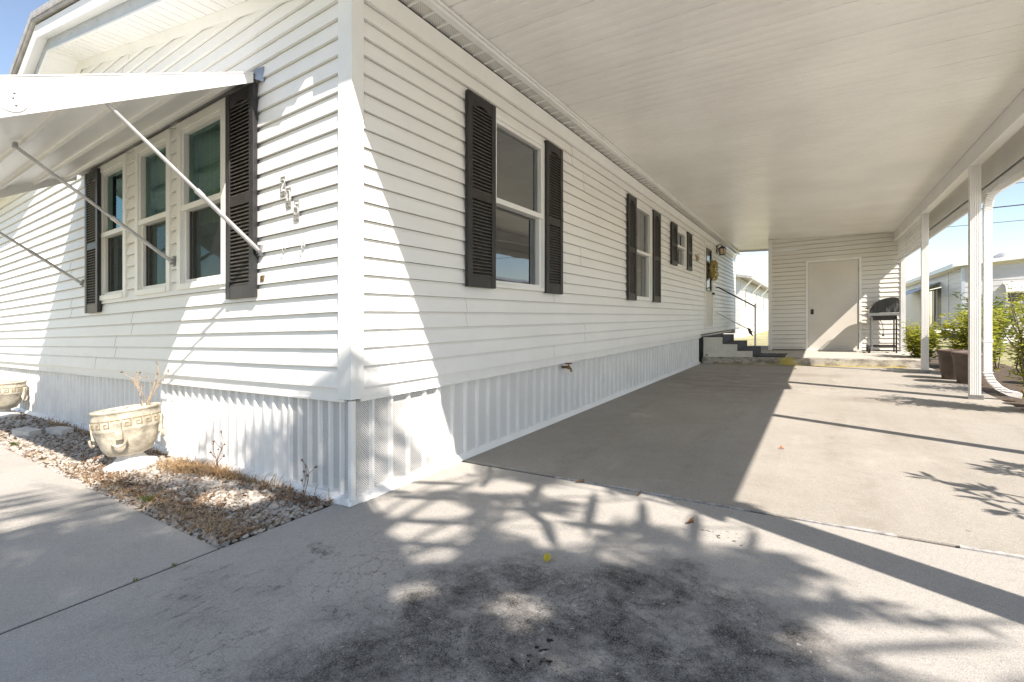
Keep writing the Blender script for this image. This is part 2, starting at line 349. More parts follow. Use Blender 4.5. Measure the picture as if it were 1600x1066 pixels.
class MB:
    """collects shapes in lot coordinates; build() links them as ONE mesh object"""
    def __init__(s, xf=None): s.v = []; s.f = []; s.mi = []; s.xf = xf; s.cur = 0; s.sm = []
    def add(s, vs, fs, smooth=False):
        b = len(s.v)
        s.v += [tuple(s.xf(p)) if s.xf else tuple(p) for p in vs]
        for f in fs: s.f.append(tuple(i + b for i in f)); s.mi.append(s.cur); s.sm.append(smooth)
        return s
    def box(s, x0, x1, y0, y1, z0, z1):
        vs = [(x, y, z) for z in (z0, z1) for y in (y0, y1) for x in (x0, x1)]
        return s.add(vs, [(0, 2, 3, 1), (4, 5, 7, 6), (0, 1, 5, 4), (2, 6, 7, 3), (0, 4, 6, 2), (1, 3, 7, 5)])
    def hexa(s, p):      # eight corners: bottom ring 4, top ring 4
        return s.add(p, [(3, 2, 1, 0), (4, 5, 6, 7), (0, 1, 5, 4), (1, 2, 6, 5), (2, 3, 7, 6), (3, 0, 4, 7)])
    def tube(s, pts, r, n=8, cap=True, smooth=True):
        pts = [Vector(p) for p in pts]; rs = r if isinstance(r, (list, tuple)) else [r] * len(pts)
        d = (pts[1] - pts[0]).normalized(); a = d.orthogonal().normalized()
        vs = []
        for i, p in enumerate(pts):
            if 0 < i < len(pts) - 1: d = (pts[i + 1] - pts[i - 1]).normalized()
            elif i: d = (pts[i] - pts[i - 1]).normalized()
            a = (a - d * a.dot(d)).normalized(); b = d.cross(a)
            for k in range(n):
                t = 2 * math.pi * k / n; vs.append(p + (a * math.cos(t) + b * math.sin(t)) * rs[i])
        fs = [(i * n + k, i * n + (k + 1) % n, (i + 1) * n + (k + 1) % n, (i + 1) * n + k) for i in range(len(pts) - 1) for k in range(n)]
        s.add(vs, fs, smooth)
        if cap:
            s.add(vs[:n], [tuple(range(n))[::-1]]); s.add(vs[-n:], [tuple(range(n))])
        return s
    def duct(s, pts, w, h, side=(0, 1, 0), smooth=False):   # rectangular pipe along pts
        pts = [Vector(p) for p in pts]; vs = []
        for i, p in enumerate(pts):
            d = (pts[min(i + 1, len(pts) - 1)] - pts[max(i - 1, 0)]).normalized()
            a = Vector(side); a = (a - d * a.dot(d)).normalized(); b = d.cross(a)
            vs += [p + a * sx * w / 2 + b * sy * h / 2 for sx, sy in ((-1, -1), (1, -1), (1, 1), (-1, 1))]
        fs = [(i * 4 + k, i * 4 + (k + 1) % 4, (i + 1) * 4 + (k + 1) % 4, (i + 1) * 4 + k) for i in range(len(pts) - 1) for k in range(4)]
        n = len(vs); fs += [(3, 2, 1, 0), (n - 4, n - 3, n - 2, n - 1)]
        return s.add(vs, fs, smooth)
    def lathe(s, prof, c=(0, 0, 0), n=32, smooth=True, power=None):
        vs = []
        for r, z in prof:
            for k in range(n):
                t = 2 * math.pi * k / n; vs.append((c[0] + r * math.cos(t), c[1] + r * math.sin(t), c[2] + z))
        fs = [(i * n + k, i * n + (k + 1) % n, (i + 1) * n + (k + 1) % n, (i + 1) * n + k) for i in range(len(prof) - 1) for k in range(n)]
        s.add(vs, fs, smooth)
        for i, rev in ((0, True), (len(prof) - 1, False)):
            if prof[i][0] > 1e-5: s.add(vs[i * n:(i + 1) * n], [tuple(range(n))[::-1] if rev else tuple(range(n))])
        return s
    def extrude(s, prof, a, b, smooth=False, closed=True, cap=True):   # prof: function list of 2-D, a/b map (p,q)->3-D at both ends
        A = [a(*p) for p in prof]; B = [b(*p) for p in prof]; n = len(prof)
        fs = [(i, (i + 1) % n, n + (i + 1) % n, n + i) for i in range(n if closed else n - 1)]
        s.add(A + B, fs, smooth)
        if closed and cap: s.add(A, [tuple(range(n))[::-1]]); s.add(B, [tuple(range(n))])
        return s
    def sphere(s, c, r, n=10, m=6, sc=(1, 1, 1)):
        vs = []; 
        for i in range(m + 1):
            ph = math.pi * i / m
            for k in range(n):
                t = 2 * math.pi * k / n
                vs.append((c[0] + r * sc[0] * math.sin(ph) * math.cos(t), c[1] + r * sc[1] * math.sin(ph) * math.sin(t), c[2] + r * sc[2] * math.cos(ph)))
        fs = [(i * n + k, (i + 1) * n + k, (i + 1) * n + (k + 1) % n, i * n + (k + 1) % n) for i in range(m) for k in range(n)]
        return s.add(vs, fs, True)
    def build(s, name, mats, parent=None, label=None, cat=None, group=None, kind=None, bevel=0.0, fix=True, loc=None, fall=True):
        mats = mats if isinstance(mats, (list, tuple)) else [mats]
        v = np.array(s.v, dtype=np.float64).reshape(-1, 3)
        if parent is not None:
            o0 = Vector(parent.location); q = parent.parent
            while q is not None: o0 += Vector(q.location); q = q.parent
            o0 = np.array(o0)
        elif loc is not None: o0 = np.array(lay(loc) if fall else loc)
        else:
            lo, hi = v.min(0), v.max(0); o0 = np.array(lay(((lo[0] + hi[0]) / 2, (lo[1] + hi[1]) / 2, lo[2])))
        w = v.copy()
        if fall: w[:, 2] += FALL * v[:, 0]
        w -= o0
        me = bpy.data.meshes.new(name); me.from_pydata(w.tolist(), [], s.f); me.update()
        for m in mats: me.materials.append(m)
        me.polygons.foreach_set("material_index", s.mi); me.polygons.foreach_set("use_smooth", s.sm)
        if fix and len(s.f) < 60000:
            bm = bmesh.new(); bm.from_mesh(me); bmesh.ops.recalc_face_normals(bm, faces=bm.faces); bm.to_mesh(me); bm.free()
        o = bpy.data.objects.new(name, me); COL.objects.link(o)
        if parent is not None: o.parent = parent
        else: o.location = o0
        if bevel:
            md = o.modifiers.new("edge", 'BEVEL'); md.width = bevel; md.segments = 2; md.limit_method = 'ANGLE'; md.angle_limit = R(40)
        return tag(o, label, cat, group, kind)

FRONT = lambda p: (p[0], -p[1], p[2])       # (s, out, z) on the front wall y = 0
SIDE = lambda p: (p[1], p[0], p[2])         # (s, out, z) on the long side wall x = 0

# ------------------------------------------------------------------ ground, slabs, path
def sheet(name, x0, x1, y0, y1, z, mat, thick=0.12, nx=1, ny=1):
    b = MB(); b.box(x0, x1, y0, y1, z - thick, z)
    return b.build(name, mat, kind='structure')

g = MB()
g.add([(-150, -60, -0.035), (150, -60, -0.035), (150, 220, -0.035), (-150, 220, -0.035)], [(0, 1, 2, 3)])
g.build("ground", m_lawn, kind='structure')
E_path = MB()
E_path.box(-12, -1.256, -1.95, -0.625, -0.10, 0.0); E_path.box(-1.238, -0.112, -1.95, -0.625, -0.10, 0.0)
E_path.build("path", m_path, kind='structure', bevel=0.006)
b = MB(); b.box(-0.100, 5.6, -9, 0.920, -0.10, 0.0); b.build("driveway", m_apron, kind='structure', bevel=0.006)
b = MB(); b.box(-0.05, 3.78, 0.950, 9.12, -0.10, 0.002); b.build("carport_slab", m_pad, kind='structure', bevel=0.008)
b = MB(); b.box(-0.1, 3.80, 0.915, 0.955, -0.02, -0.010); b.build("joint_filler", m_jdark, kind='structure')
b = MB(); xs = np.linspace(0.75, 5.0, 150); e = [(0.926 + .003 * math.sin(x * 7) + .002 * math.sin(x * 23), 0.941 + .005 * math.sin(x * 5 + 1) + .003 * math.sin(x * 17)) for x in xs]
for k in range(149):
    if math.sin(xs[k] * 9.3) + math.sin(xs[k] * 4.1 + 2) < -0.9: continue
    b.hexa([(xs[k], e[k][0], -.009), (xs[k + 1], e[k + 1][0], -.009), (xs[k + 1], e[k + 1][1], -.009), (xs[k], e[k][1], -.009), (xs[k], e[k][0], .003), (xs[k + 1], e[k + 1][0], .003), (xs[k + 1], e[k + 1][1], .004), (xs[k], e[k][1], .004)])
b.build("joint_sealant", m_seal, kind='structure')
b = MB(); b.box(-0.118, -0.094, -1.95, -0.62, -0.02, -0.004); b.box(-1.258, -1.236, -1.95, -0.62, -0.03, -0.012); b.build("path_joint", m_jdark, kind='structure')
b = MB(); b.box(0.03, 3.74, 9.10, 13.7, -0.05, 0.145); b.build("rear_stoop_slab", m_stoop, kind='structure', bevel=0.012)
b = MB()
xs = np.linspace(0.3, 3.45, 64)
for i in range(63):
    a0 = 9.035 + 0.012 * math.sin(xs[i] * 9) + rng.uniform(-.006, .006)
    b.add([(xs[i], a0, 0.006), (xs[i + 1], a0 + rng.uniform(-.006, .006), 0.006), (xs[i + 1], 9.098, 0.006), (xs[i], 9.098, 0.006)], [(0, 1, 2, 3)])
b.build("painted_line", m_yellow, kind='structure')
b = MB(); b.box(-12, -0.112, -0.625, 0.06, -0.12, -0.022); b.build("bed_ground", m_bed, kind='structure')
b = MB(); b.box(3.782, 4.95, 0.95, 13.7, -0.1, -0.012); b.build("verge_ground", m_soil, kind='structure')
b = MB(); b.box(5.1, 12.5, -14, 8.6, -0.1, -0.008); b.build("side_driveway", m_shell, kind='structure')  # unseen pale ground added to bounce sunlight up into the carport

# ------------------------------------------------------------------ the mobile home
home = thing("mobile_home", (0, 0, 0), "white vinyl-sided mobile home with dark louvred shutters, filling the left of the picture", "mobile home")
PITCH, Z0 = 0.101, 0.748
def courses(zlo, zhi):
    out = []; z = 0.631
    edges = [0.631] + [Z0 + PITCH * i for i in range(40)]
    for a, c in zip(edges[:-1], edges[1:]):
        if c > zlo + 1e-4 and a < zhi - 1e-4: out.append((a, c))
    return out
def siding(b, s0, s1, zlo, zhi, holes, top=None, out=0.0, step=0.018, seed=3):
    r = random.Random(seed)
    seams = {}
    for a, c in courses(zlo, zhi):
        cuts = sorted({s0, s1, *[h[i] for h in holes for i in (0, 1) if s0 < h[i] < s1]})
        key = round((a - Z0) / PITCH / 2 - 0.25)
        if key not in seams: seams[key] = [s0 + 0.9 + r.random() * 2.2 + 3.66 * k for k in range(8)]
        cuts = sorted(set(cuts) | {q for q in seams[key] if s0 < q < s1})
        if top: cuts = sorted(set(cuts) | set(np.arange(s0, s1, 0.09).tolist()))
        for p, q in zip(cuts[:-1], cuts[1:]):
            mid = (p + q) / 2; lo, hi = max(a, zlo), min(c, zhi)
            if top: hi = min(hi, top(mid))
            if hi - lo < 0.003: continue
            segs = [(lo, hi)]
            for h in holes:
                if h[0] - 1e-4 <= mid <= h[1] + 1e-4:
                    ns = []
                    for u, w in segs:
                        if h[3] <= u or h[2] >= w: ns.append((u, w)); continue
                        if h[2] > u: ns.append((u, h[2]))
                        if h[3] < w: ns.append((h[3], w))
                    segs = ns
            lap = 0.0016 if sum(1 for t in seams[key] if t < mid) % 2 else 0.0
            for u, w in segs:
                kn = c - 0.020
                def off(z): return out + lap + (step * (1 - 0.72 * (z - a) / (kn - a)) if z <= kn else step * 0.28 * (c - z) / 0.020 - 0.005 * (z - kn) / 0.020) + 0.001
                zz = [u] + ([kn] if u < kn - 1e-4 and kn + 1e-4 < w else []) + [w]
                for z1_, z2_ in zip(zz[:-1], zz[1:]):
                    b.add([(p, off(z1_), z1_), (q, off(z1_), z1_), (q, off(z2_), z2_), (p, off(z2_), z2_)], [(0, 1, 2, 3)])
                if abs(u - a) < 1e-5:      # butt edge and its return
                    b.add([(p, off(u), u), (q, off(u), u), (q, out - 0.006, u + 0.003), (p, out - 0.006, u + 0.003)], [(0, 1, 2, 3)])

# openings: (s0, s1, z0, z1)
FW = [(-2.025, -1.29, 1.285, 2.565), (-2.82, -2.15, 1.285, 2.565), (-3.69, -3.02, 1.285, 2.565)]
SW = [(1.285, 2.125, 1.245, 2.60), (4.665, 5.455, 1.245, 2.60), (6.915, 7.70, 1.915, 2.60)]
DOOR = (9.46, 10.43, 0.757, 2.70)
rake = lambda x: 2.917 - 0.2 * x if x > -4.19 else (3.755 + 0.42 * (x + 4.19) if x > -6.2 else 2.911 + 0.05 * (x + 6.2))
b = MB(FRONT); siding(b, -9.6, -0.05, 0.631, 4.0, FW, top=lambda x: rake(x) + 0.01, seed=11)
b.box(-9.6, -0.05, -0.004, 0.004, 0.565, 0.640); b.box(-9.6, -0.05, -0.004, 0.010, 0.553, 0.566)
b.build("front_siding", m_vinyl, home, fix=False)
b = MB(SIDE); siding(b, 0.05, 14.1, 0.631, 2.80, SW + [DOOR], seed=5)
b.box(0.05, 9.08, -0.004, 0.004, 0.565, 0.640); b.box(0.05, 9.08, -0.004, 0.010, 0.553, 0.566)
b.build("side_siding", m_vinyl, home, fix=False)
# corner post, J trims
b = MB()
b.extrude([(-0.094, -0.021), (0.021, -0.021), (0.021, 0.064), (0.012, 0.064), (0.012, -0.012), (-0.094, -0.012)],
          lambda x, y: (x, y, 0.572), lambda x, y: (x, y, 2.92))
b.build("corner_post", m_trim, home, bevel=0.004)
b = MB(); b.box(-0.05, 0.02, 14.08, 14.12, 0.5, 2.9); b.build("rear_corner_post", m_trim, home)
# inner walls that keep the rooms dark, floor and back of the home
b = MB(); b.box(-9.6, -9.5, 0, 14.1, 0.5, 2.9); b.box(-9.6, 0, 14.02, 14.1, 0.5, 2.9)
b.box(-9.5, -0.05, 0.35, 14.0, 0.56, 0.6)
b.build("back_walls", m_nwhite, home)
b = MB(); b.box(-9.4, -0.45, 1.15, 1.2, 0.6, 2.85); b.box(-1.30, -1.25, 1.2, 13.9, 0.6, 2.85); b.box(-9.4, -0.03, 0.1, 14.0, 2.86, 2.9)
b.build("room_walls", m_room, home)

# frieze band, vented soffit strip under the side eave
b = MB()
b.extrude([(0.014, 2.776), (0.024, 2.772), (0.030, 2.780), (0.062, 2.862), (0.014, 2.872)], lambda x, z: (x, 0.072, z), lambda x, z: (x, 14.1, z))
b.build("frieze_band", m_trim, home)
b = MB(); b.add([(0.05, -0.2, 2.884), (0.165, -0.2, 2.884), (0.165, 14.1, 2.884), (0.05, 14.1, 2.884)], [(0, 1, 2, 3)])
b.build("vented_soffit", m_holes_s, home)
b = MB()
y = -0.16
while y < 14.0:
    b.box(0.060, 0.158, y, y + 0.010, 2.870, 2.883); y += 0.128
b.box(0.158, 0.20, -0.2, 14.1, 2.872, 2.895)
b.build("soffit_trim", m_trim, home)
# gable rake: soffit, fascias, roof edge
def along(pts, prof, mb, xs):
    for xa, xb in zip(xs[:-1], xs[1:]):
        mb.extrude(prof, lambda y, z, X=xa: (X, y, rake(X) + z), lambda y, z, X=xb: (X, y, rake(X) + z))
RX = [-9.9, -6.2, -4.19, 0.03]
b = MB(); along(None, [(-0.255, -0.012), (0.0, -0.012), (0.0, 0.0), (-0.255, 0.0)], b, RX)
for i in range(70):
    x = -0.1 - i * 0.13
    if abs(x + 4.19) > 0.05: b.hexa([(x, -0.25, rake(x) - 0.017), (x + 0.012, -0.25, rake(x + .012) - 0.017), (x + 0.012, 0, rake(x + .012) - 0.017), (x, 0, rake(x) - 0.017),
                                     (x, -0.25, rake(x) - 0.01), (x + 0.012, -0.25, rake(x + .012) - 0.01), (x + 0.012, 0, rake(x + .012) - 0.01), (x, 0, rake(x) - 0.01)])
b.build("rake_soffit", m_trim, home, fix=False)
b = MB(); along(None, [(-0.020, -0.085), (-0.012, -0.085), (-0.012, -0.013), (-0.034, -0.013)], b, RX); b.build("rake_frieze", m_trim, home)
b = MB(); along(None, [(-0.268, -0.020), (-0.256, -0.020), (-0.256, 0.115), (-0.268, 0.115)], b, RX)
for i in range(26):
    x = -0.2 - 0.33 * i; b.sphere((x, -0.269, rake(x) + 0.05), 0.007, 6, 4)
b.build("rake_fascia", m_fascia, home)
b = MB(); along(None, [(-0.272, -0.022), (-0.2565, -0.022), (-0.2565, -0.006), (-0.272, -0.006)], b, RX)
along(None, [(-0.345, 0.075), (-0.269, 0.095), (-0.269, 0.115), (-0.335, 0.10), (-0.345, 0.19), (-0.352, 0.19)], b, RX)
b.build("rake_gutter_trim", m_alum, home)
b = MB(); along(None, [(-0.375, 0.215), (-0.26, 0.215), (-0.26, 0.118), (-0.25, 0.118), (-0.25, 0.235), (-0.375, 0.235)], b, RX)
along(None, [(-0.385, 0.250), (-0.25, 0.250), (-0.25, 0.238), (-0.385, 0.238)], b, RX)
b.build("roof_edge_pan", m_roof, home)
b = MB(); along(None, [(-0.385, 0.252), (14.5, 0.252), (14.5, 0.30), (-0.385, 0.30)], b, [-9.9, -6.2, -4.19, 0.05]); b.build("roof", m_roof, home)

# skirting: corrugated front, ribbed side
b = MB(FRONT)
prof = [(0, -0.034), (0.030, -0.034), (0.042, -0.012), (0.060, -0.012), (0.074, -0.034)]
x = -0.62; pitch = 0.108
while x > -9.6:
    for (a, o1), (c, o2) in zip(prof, prof[1:] + [(pitch, -0.034)]):
        b.add([(x - a, o1, 0.02), (x - c, o2, 0.02), (x - c, o2, 0.56), (x - a, o1, 0.56)], [(0, 1, 2, 3)])
    x -= pitch
b.build("front_skirting", m_skirt, home, fix=False)
def rib(mb, s, w, z0=0.02, z1=0.56, base=-0.030, d=0.018):
    mb.extrude([(s, base), (s + w * 0.25, base + d), (s + w * 0.75, base + d), (s + w, base)], lambda a, o: (a, o, z0), lambda a, o: (a, o, z1))
vf = MB(FRONT); vf.add([(-0.63, -0.030, 0.02), (0.0, -0.030, 0.02), (0.0, -0.030, 0.56), (-0.63, -0.030, 0.56)], [(0, 1, 2, 3)])
vf.build("front_vent_panel", m_holes_x, home)
b = MB(FRONT)
for s in np.arange(-0.62, -0.05, 0.098): rib(b, s, 0.030)
b.build("front_vent_ribs", m_skirt, home)
VS = MB(SIDE); VS.add([(0.0, -0.030, 0.02), (0.70, -0.030, 0.02), (0.70, -0.030, 0.56), (0.0, -0.030, 0.56)], [(0, 1, 2, 3)])
VS.build("side_vent_panel", m_holes_y, home)
b = MB(SIDE); b.add([(0.70, -0.030, 0.02), (9.08, -0.030, 0.02), (9.08, -0.030, 0.56), (0.70, -0.030, 0.56)], [(0, 1, 2, 3)]); b.build("side_vent_run", m_holes_y2, home)
b = MB(SIDE)
for i, s in enumerate(np.arange(0.140, 9.05, 0.142)): rib(b, s, 0.034)
b.box(0.686, 0.702, -0.03, -0.008, 0.02, 0.56)
b.build("side_skirting", m_skirt, home, fix=False)
b = MB(); b.box(-0.012, 0.030 - 0.012, -0.018, 0.012, 0.03, 0.565); b.build("skirting_corner", m_trim, home, bevel=0.004)
b = MB(); b.extrude([(-0.06, 0.0), (0.012, 0.0), (0.012, 0.006), (-0.018, 0.043), (-0.06, 0.043)], lambda o, z: (0 + o, 0.70, z), lambda o, z: (o, 9.08, z))
b.extrude([(-0.06, -0.02), (0.020, -0.02), (0.020, 0.002), (-0.010, 0.040), (-0.06, 0.040)], lambda o, z: (o, -0.030, z), lambda o, z: (o, 0.715, z))
b.extrude([(0.06, -0.02), (-0.030, -0.02), (-0.030, 0.002), (0.0, 0.038), (0.06, 0.038)], lambda o, z: (-9.6, o, z), lambda o, z: (0.020, o, z))
b.build("base_board", m_trim, home)
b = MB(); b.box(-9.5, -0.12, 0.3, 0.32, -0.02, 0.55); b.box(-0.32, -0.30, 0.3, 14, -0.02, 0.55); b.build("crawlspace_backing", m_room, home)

# windows
def window(xf, s0, s1, z0, z1, rail, gm, fr=0.055, lower='open', upper='curtain', frame_out=0.022, mat=m_trim):
    b = MB(xf); o = frame_out + 0.006
    b.box(s0, s0 + fr, -0.07, o, z0, z1); b.box(s1 - fr, s1, -0.07, o, z0, z1)
    b.box(s0 + fr, s1 - fr, -0.07, o - 0.001, z1 - fr, z1); b.box(s0 + fr, s1 - fr, -0.07, o + 0.006, z0, z0 + fr * 0.75)
    w = b.build("window", mat, home, bevel=0.003)
    b = MB(xf); f2 = 0.030
    a0, a1 = s0 + fr, s1 - fr; zb = z0 + fr * 0.75; zt = z1 - fr
    b.box(a0, a0 + f2, -0.05, o - 0.012, rail + 0.022, zt); b.box(a1 - f2, a1, -0.05, o - 0.012, rail + 0.022, zt)
    b.box(a0 + f2, a1 - f2, -0.05, o - 0.012, zt - f2, zt); b.box(a0, a1, -0.05, o - 0.006, rail - 0.020, rail + 0.022)
    b.box(a0, a0 + f2, -0.066, o - 0.030, zb, rail - 0.020); b.box(a1 - f2, a1, -0.066, o - 0.030, zb, rail - 0.020); b.box(a0 + f2, a1 - f2, -0.066, o - 0.030, zb, zb + f2)
    b.build("sash", mat, w, bevel=0.002)
    b = MB(xf); b.add([(a0 + f2, -0.022, rail + 0.02), (a1 - f2, -0.022, rail + 0.02), (a1 - f2, -0.022, zt - f2), (a0 + f2, -0.022, zt - f2)], [(0, 1, 2, 3)])
    b.add([(a0 + f2, -0.045, zb + f2), (a1 - f2, -0.045, zb + f2), (a1 - f2, -0.045, rail - 0.02), (a0 + f2, -0.045, rail - 0.02)], [(0, 1, 2, 3)])
    b.build("pane", gm, w, fix=False)
    if upper:
        b = MB(xf)
        zlo = zb if lower != 'screen' else rail - 0.1
        if upper == 'curtain': n = int((s1 - s0) / 0.012); amp, per, mt = 0.014, 0.075, m_curtain
        else: n = int((s1 - s0) / 0.015); amp, per, mt = 0.012, 0.09, m_blind
        ps = [(s0 + (s1 - s0) * i / n, -0.14 + amp * math.sin((s1 - s0) * i / n / per * 6.28)) for i in range(n + 1)]
        if upper == 'curtain':
            for (p, o1), (q, o2) in zip(ps[:-1], ps[1:]): b.add([(p, o1, zlo), (q, o2, zlo), (q, o2, z1), (p, o1, z1)], [(0, 1, 2, 3)], True)
        else:
            k = s0
            while k < s1: b.add([(k, -0.10, zlo), (k + 0.078, -0.118, zlo), (k + 0.078, -0.118, z1), (k, -0.10, z1)], [(0, 1, 2, 3)]); k += 0.072
        b.build("curtain" if upper == 'curtain' else "blind", mt, w, fix=False)
        if upper == 'curtain':
            b = MB(xf); z = rail + 0.06
            while z < zt - 0.02:
                b.add([(a0 + f2 + .004, -0.085, z), (a1 - f2 - .004, -0.085, z), (a1 - f2 - .004, -0.098, z + 0.013), (a0 + f2 + .004, -0.098, z + 0.013)], [(0, 1, 2, 3)]); z += 0.030
            b.build("blind", m_slat, w, fix=False)
    if lower == 'screen':
        b = MB(xf); b.add([(a0 + f2, -0.028, zb + 0.02), (a1 - f2, -0.028, zb + 0.02), (a1 - f2, -0.028, rail - 0.02), (a0 + f2, -0.028, rail - 0.02)], [(0, 1, 2, 3)]); b.build("screen_mesh", m_mesh, w, fix=False)
        b = MB(xf); b.box(a0 + f2, a0 + f2 + 0.02, -0.032, -0.024, zb + 0.01, rail - 0.02); b.box(a1 - f2 - 0.02, a1 - f2, -0.032, -0.024, zb + 0.01, rail - 0.02)
        b.box(a0 + f2 + 0.02, a1 - f2 - 0.02, -0.032, -0.024, zb + 0.01, zb + 0.035)
        b.build("screen_frame", m_screen, w)
    return w
for i, q in enumerate(FW): window(FRONT, *q, 1.905, m_glass_f, lower='screen', upper='curtain', fr=0.062)
window(SIDE, *SW[0], 1.925, m_glass, upper=None, fr=0.038)
window(SIDE, *SW[1], 1.925, m_glass, upper='blind', fr=0.038)
window(SIDE, *SW[2], 2.285, m_glass, upper='blind', fr=0.038)

# shutters, each with its louvres
def shutter(xf, s0, s1, z0, z1, mat, mid=0.47):
    b = MB(xf); st = 0.052; d = 0.030; o = 0.021
    h = z1 - z0; tr = min(0.085, h * 0.1); br = min(0.085, h * 0.1); zm = z0 + h * mid; mr = 0.032
    b.box(s0, s0 + st, o, o + d, z0, z1); b.box(s1 - st, s1, o, o + d, z0, z1)
    b.box(s0 + st, s1 - st, o, o + d - 0.003, z0, z0 + br); b.box(s0 + st, s1 - st, o, o + d - 0.003, zm - mr, zm + mr)
    # arched top rail
    n = 10; w = s1 - s0 - 2 * st; arch = 0.035
    zs = [z1 - tr - 0.02 + arch * math.sin(math.pi * i / n) for i in range(n + 1)]
    for i in range(n):
        a, c = s0 + st + w * i / n, s0 + st + w * (i + 1) / n
        b.hexa([(a, o, zs[i]), (c, o, zs[i + 1]), (c, o + d - 0.003, zs[i + 1]), (a, o + d - 0.003, zs[i]), (a, o, z1), (c, o, z1), (c, o + d - 0.003, z1), (a, o + d - 0.003, z1)])
    r = b.build("shutter", mat, home, bevel=0.0025)
    b = MB(xf)
    bk = MB(xf); bk.add([(s0 + st, o + 0.002, z0 + br), (s1 - st, o + 0.002, z0 + br), (s1 - st, o + 0.002, z1 - tr), (s0 + st, o + 0.002, z1 - tr)], [(0, 1, 2, 3)]); bk.build('shutter_back', mat, r, fix=False)
    for lo, hi in ((z0 + br, zm - mr), (zm + mr, z1 - tr + 0.012)):
        k = max(4, int((hi - lo) / 0.0248)); p = (hi - lo) / k
        for i in range(k):
            z = lo + p * i
            b.hexa([(s0 + st, o + 0.024, z + 0.001), (s1 - st, o + 0.024, z + 0.001), (s1 - st, o + 0.026, z + 0.006), (s0 + st, o + 0.026, z + 0.006),
                    (s0 + st, o + 0.004, z + p * 0.80), (s1 - st, o + 0.004, z + p * 0.80), (s1 - st, o + 0.007, z + p * 0.95), (s0 + st, o + 0.007, z + p * 0.95)])
    b.build("louvres", m_louv, r, fix=False)
for a, c in ((-1.24, -0.895), (-3.965, -3.62)): shutter(FRONT, a, c, 1.175, 2.545, m_shut)
for a, c, z in ((0.952, 1.293, 1.232), (2.10, 2.43, 1.232), (4.325, 4.655, 1.235), (5.455, 5.84, 1.235), (6.52, 6.90, 1.905), (7.68, 8.06, 1.905)):
    shutter(SIDE, a, c, z, 2.625, m_shut_b, mid=0.48)

# entry door
b = MB(SIDE); s0, s1, z0, z1 = DOOR
b.box(s0, s0 + 0.05, -0.06, 0.03, z0, z1); b.box(s1 - 0.05, s1, -0.06, 0.03, z0, z1); b.box(s0 + 0.05, s1 - 0.05, -0.06, 0.029, z1 - 0.06, z1); b.box(s0 + .05, s1 - .05, -0.06, 0.035, z0, z0 + 0.03)
dr = b.build("door", m_trim, home, bevel=0.003)
b = MB(SIDE); L0, L1 = 9.66, 10.26
b.box(s0 + 0.05, L0, -0.03, 0.012, z0 + 0.03, z1 - 0.06); b.box(L1, s1 - 0.05, -0.03, 0.012, z0 + 0.03, z1 - 0.06)
b.box(L0, L1, -0.03, 0.012, z0 + 0.03, 1.60); b.box(L0, L1, -0.03, 0.012, 2.56, z1 - 0.06)
b.build("door_leaf", m_door, dr)
b = MB(SIDE); b.box(L0, L1, -0.02, 0.0, 1.60, 2.56); b.build("door_glass", m_winglass, dr)
b = MB(SIDE); b.box(L0 - .01, L0 + 0.03, -0.02, 0.02, 1.59, 2.57); b.box(L1 - 0.03, L1 + .01, -0.02, 0.02, 1.59, 2.57); b.box(L0 + .03, L1 - .03, -0.02, 0.02, 1.59, 1.62); b.box(L0 + .03, L1 - .03, -0.02, 0.02, 2.54, 2.57)
b.build("lite_frame", m_black, dr)
b = MB(SIDE); b.sphere((10.32, 0.05, 1.55), 0.03); b.tube([(10.32, 0.0, 1.55), (10.32, 0.05, 1.55)], 0.012); b.build("handle", m_black, dr)

# house number digits
def digit(kind, cx, cz):
    w, h = 0.050, 0.094
    b = MB(FRONT); b.box(cx - w / 2, cx + w / 2, 0.020, 0.0245, cz - h / 2 - 0.022, cz + h / 2 + 0.006)
    for k in (-1, 1): b.sphere((cx + k * 0.014, 0.0245, cz - h / 2 - 0.013), 0.007, 8, 5, (1, 0.5, 0.6))
    pl = b.build("house_number", m_num, home, bevel=0.0015, label={"2": "dark grey house number plate reading 2", "0": "dark grey house number plate reading 0", "5": "dark grey house number plate reading 5"}[kind])
    a, t = 0.017, 0.033
    if kind == '0': path = [(a * math.sin(2 * math.pi * i / 20), t * math.cos(2 * math.pi * i / 20)) for i in range(21)]
    elif kind == '2': path = [(-a, t * .55)] + [(a * math.cos(q), t * .55 + a * .85 * math.sin(q)) for q in np.linspace(math.pi, -0.5, 9)] + [(-a, -t), (a, -t)]
    else: path = [(a, t), (-a * .8, t), (-a * .9, t * .15)] + [(-a * .1 + a * 1.1 * math.cos(q), -t * .35 + t * .62 * math.sin(q)) for q in np.linspace(2.0, -2.5, 11)]
    b = MB(FRONT)
    for (x0, z0_), (x1, z1_) in zip(path[:-1], path[1:]):
        d = Vector((x1 - x0, z1_ - z0_)); 
        if d.length < 1e-6: continue
        d.normalize(); n = Vector((-d.y, d.x)) * 0.0052; e = d * 0.002
        q = [(cx + x0 - e.x + n.x, cz + z0_ - e.y + n.y), (cx + x0 - e.x - n.x, cz + z0_ - e.y - n.y), (cx + x1 + e.x - n.x, cz + z1_ + e.y - n.y), (cx + x1 + e.x + n.x, cz + z1_ + e.y + n.y)]
        b.hexa([(x, 0.024, z) for x, z in q] + [(x, 0.027, z) for x, z in q])
    b.build("digit", m_numw, pl)
digit('2', -0.612, 1.838); digit('0', -0.553, 1.760); digit('5', -0.472, 1.672)

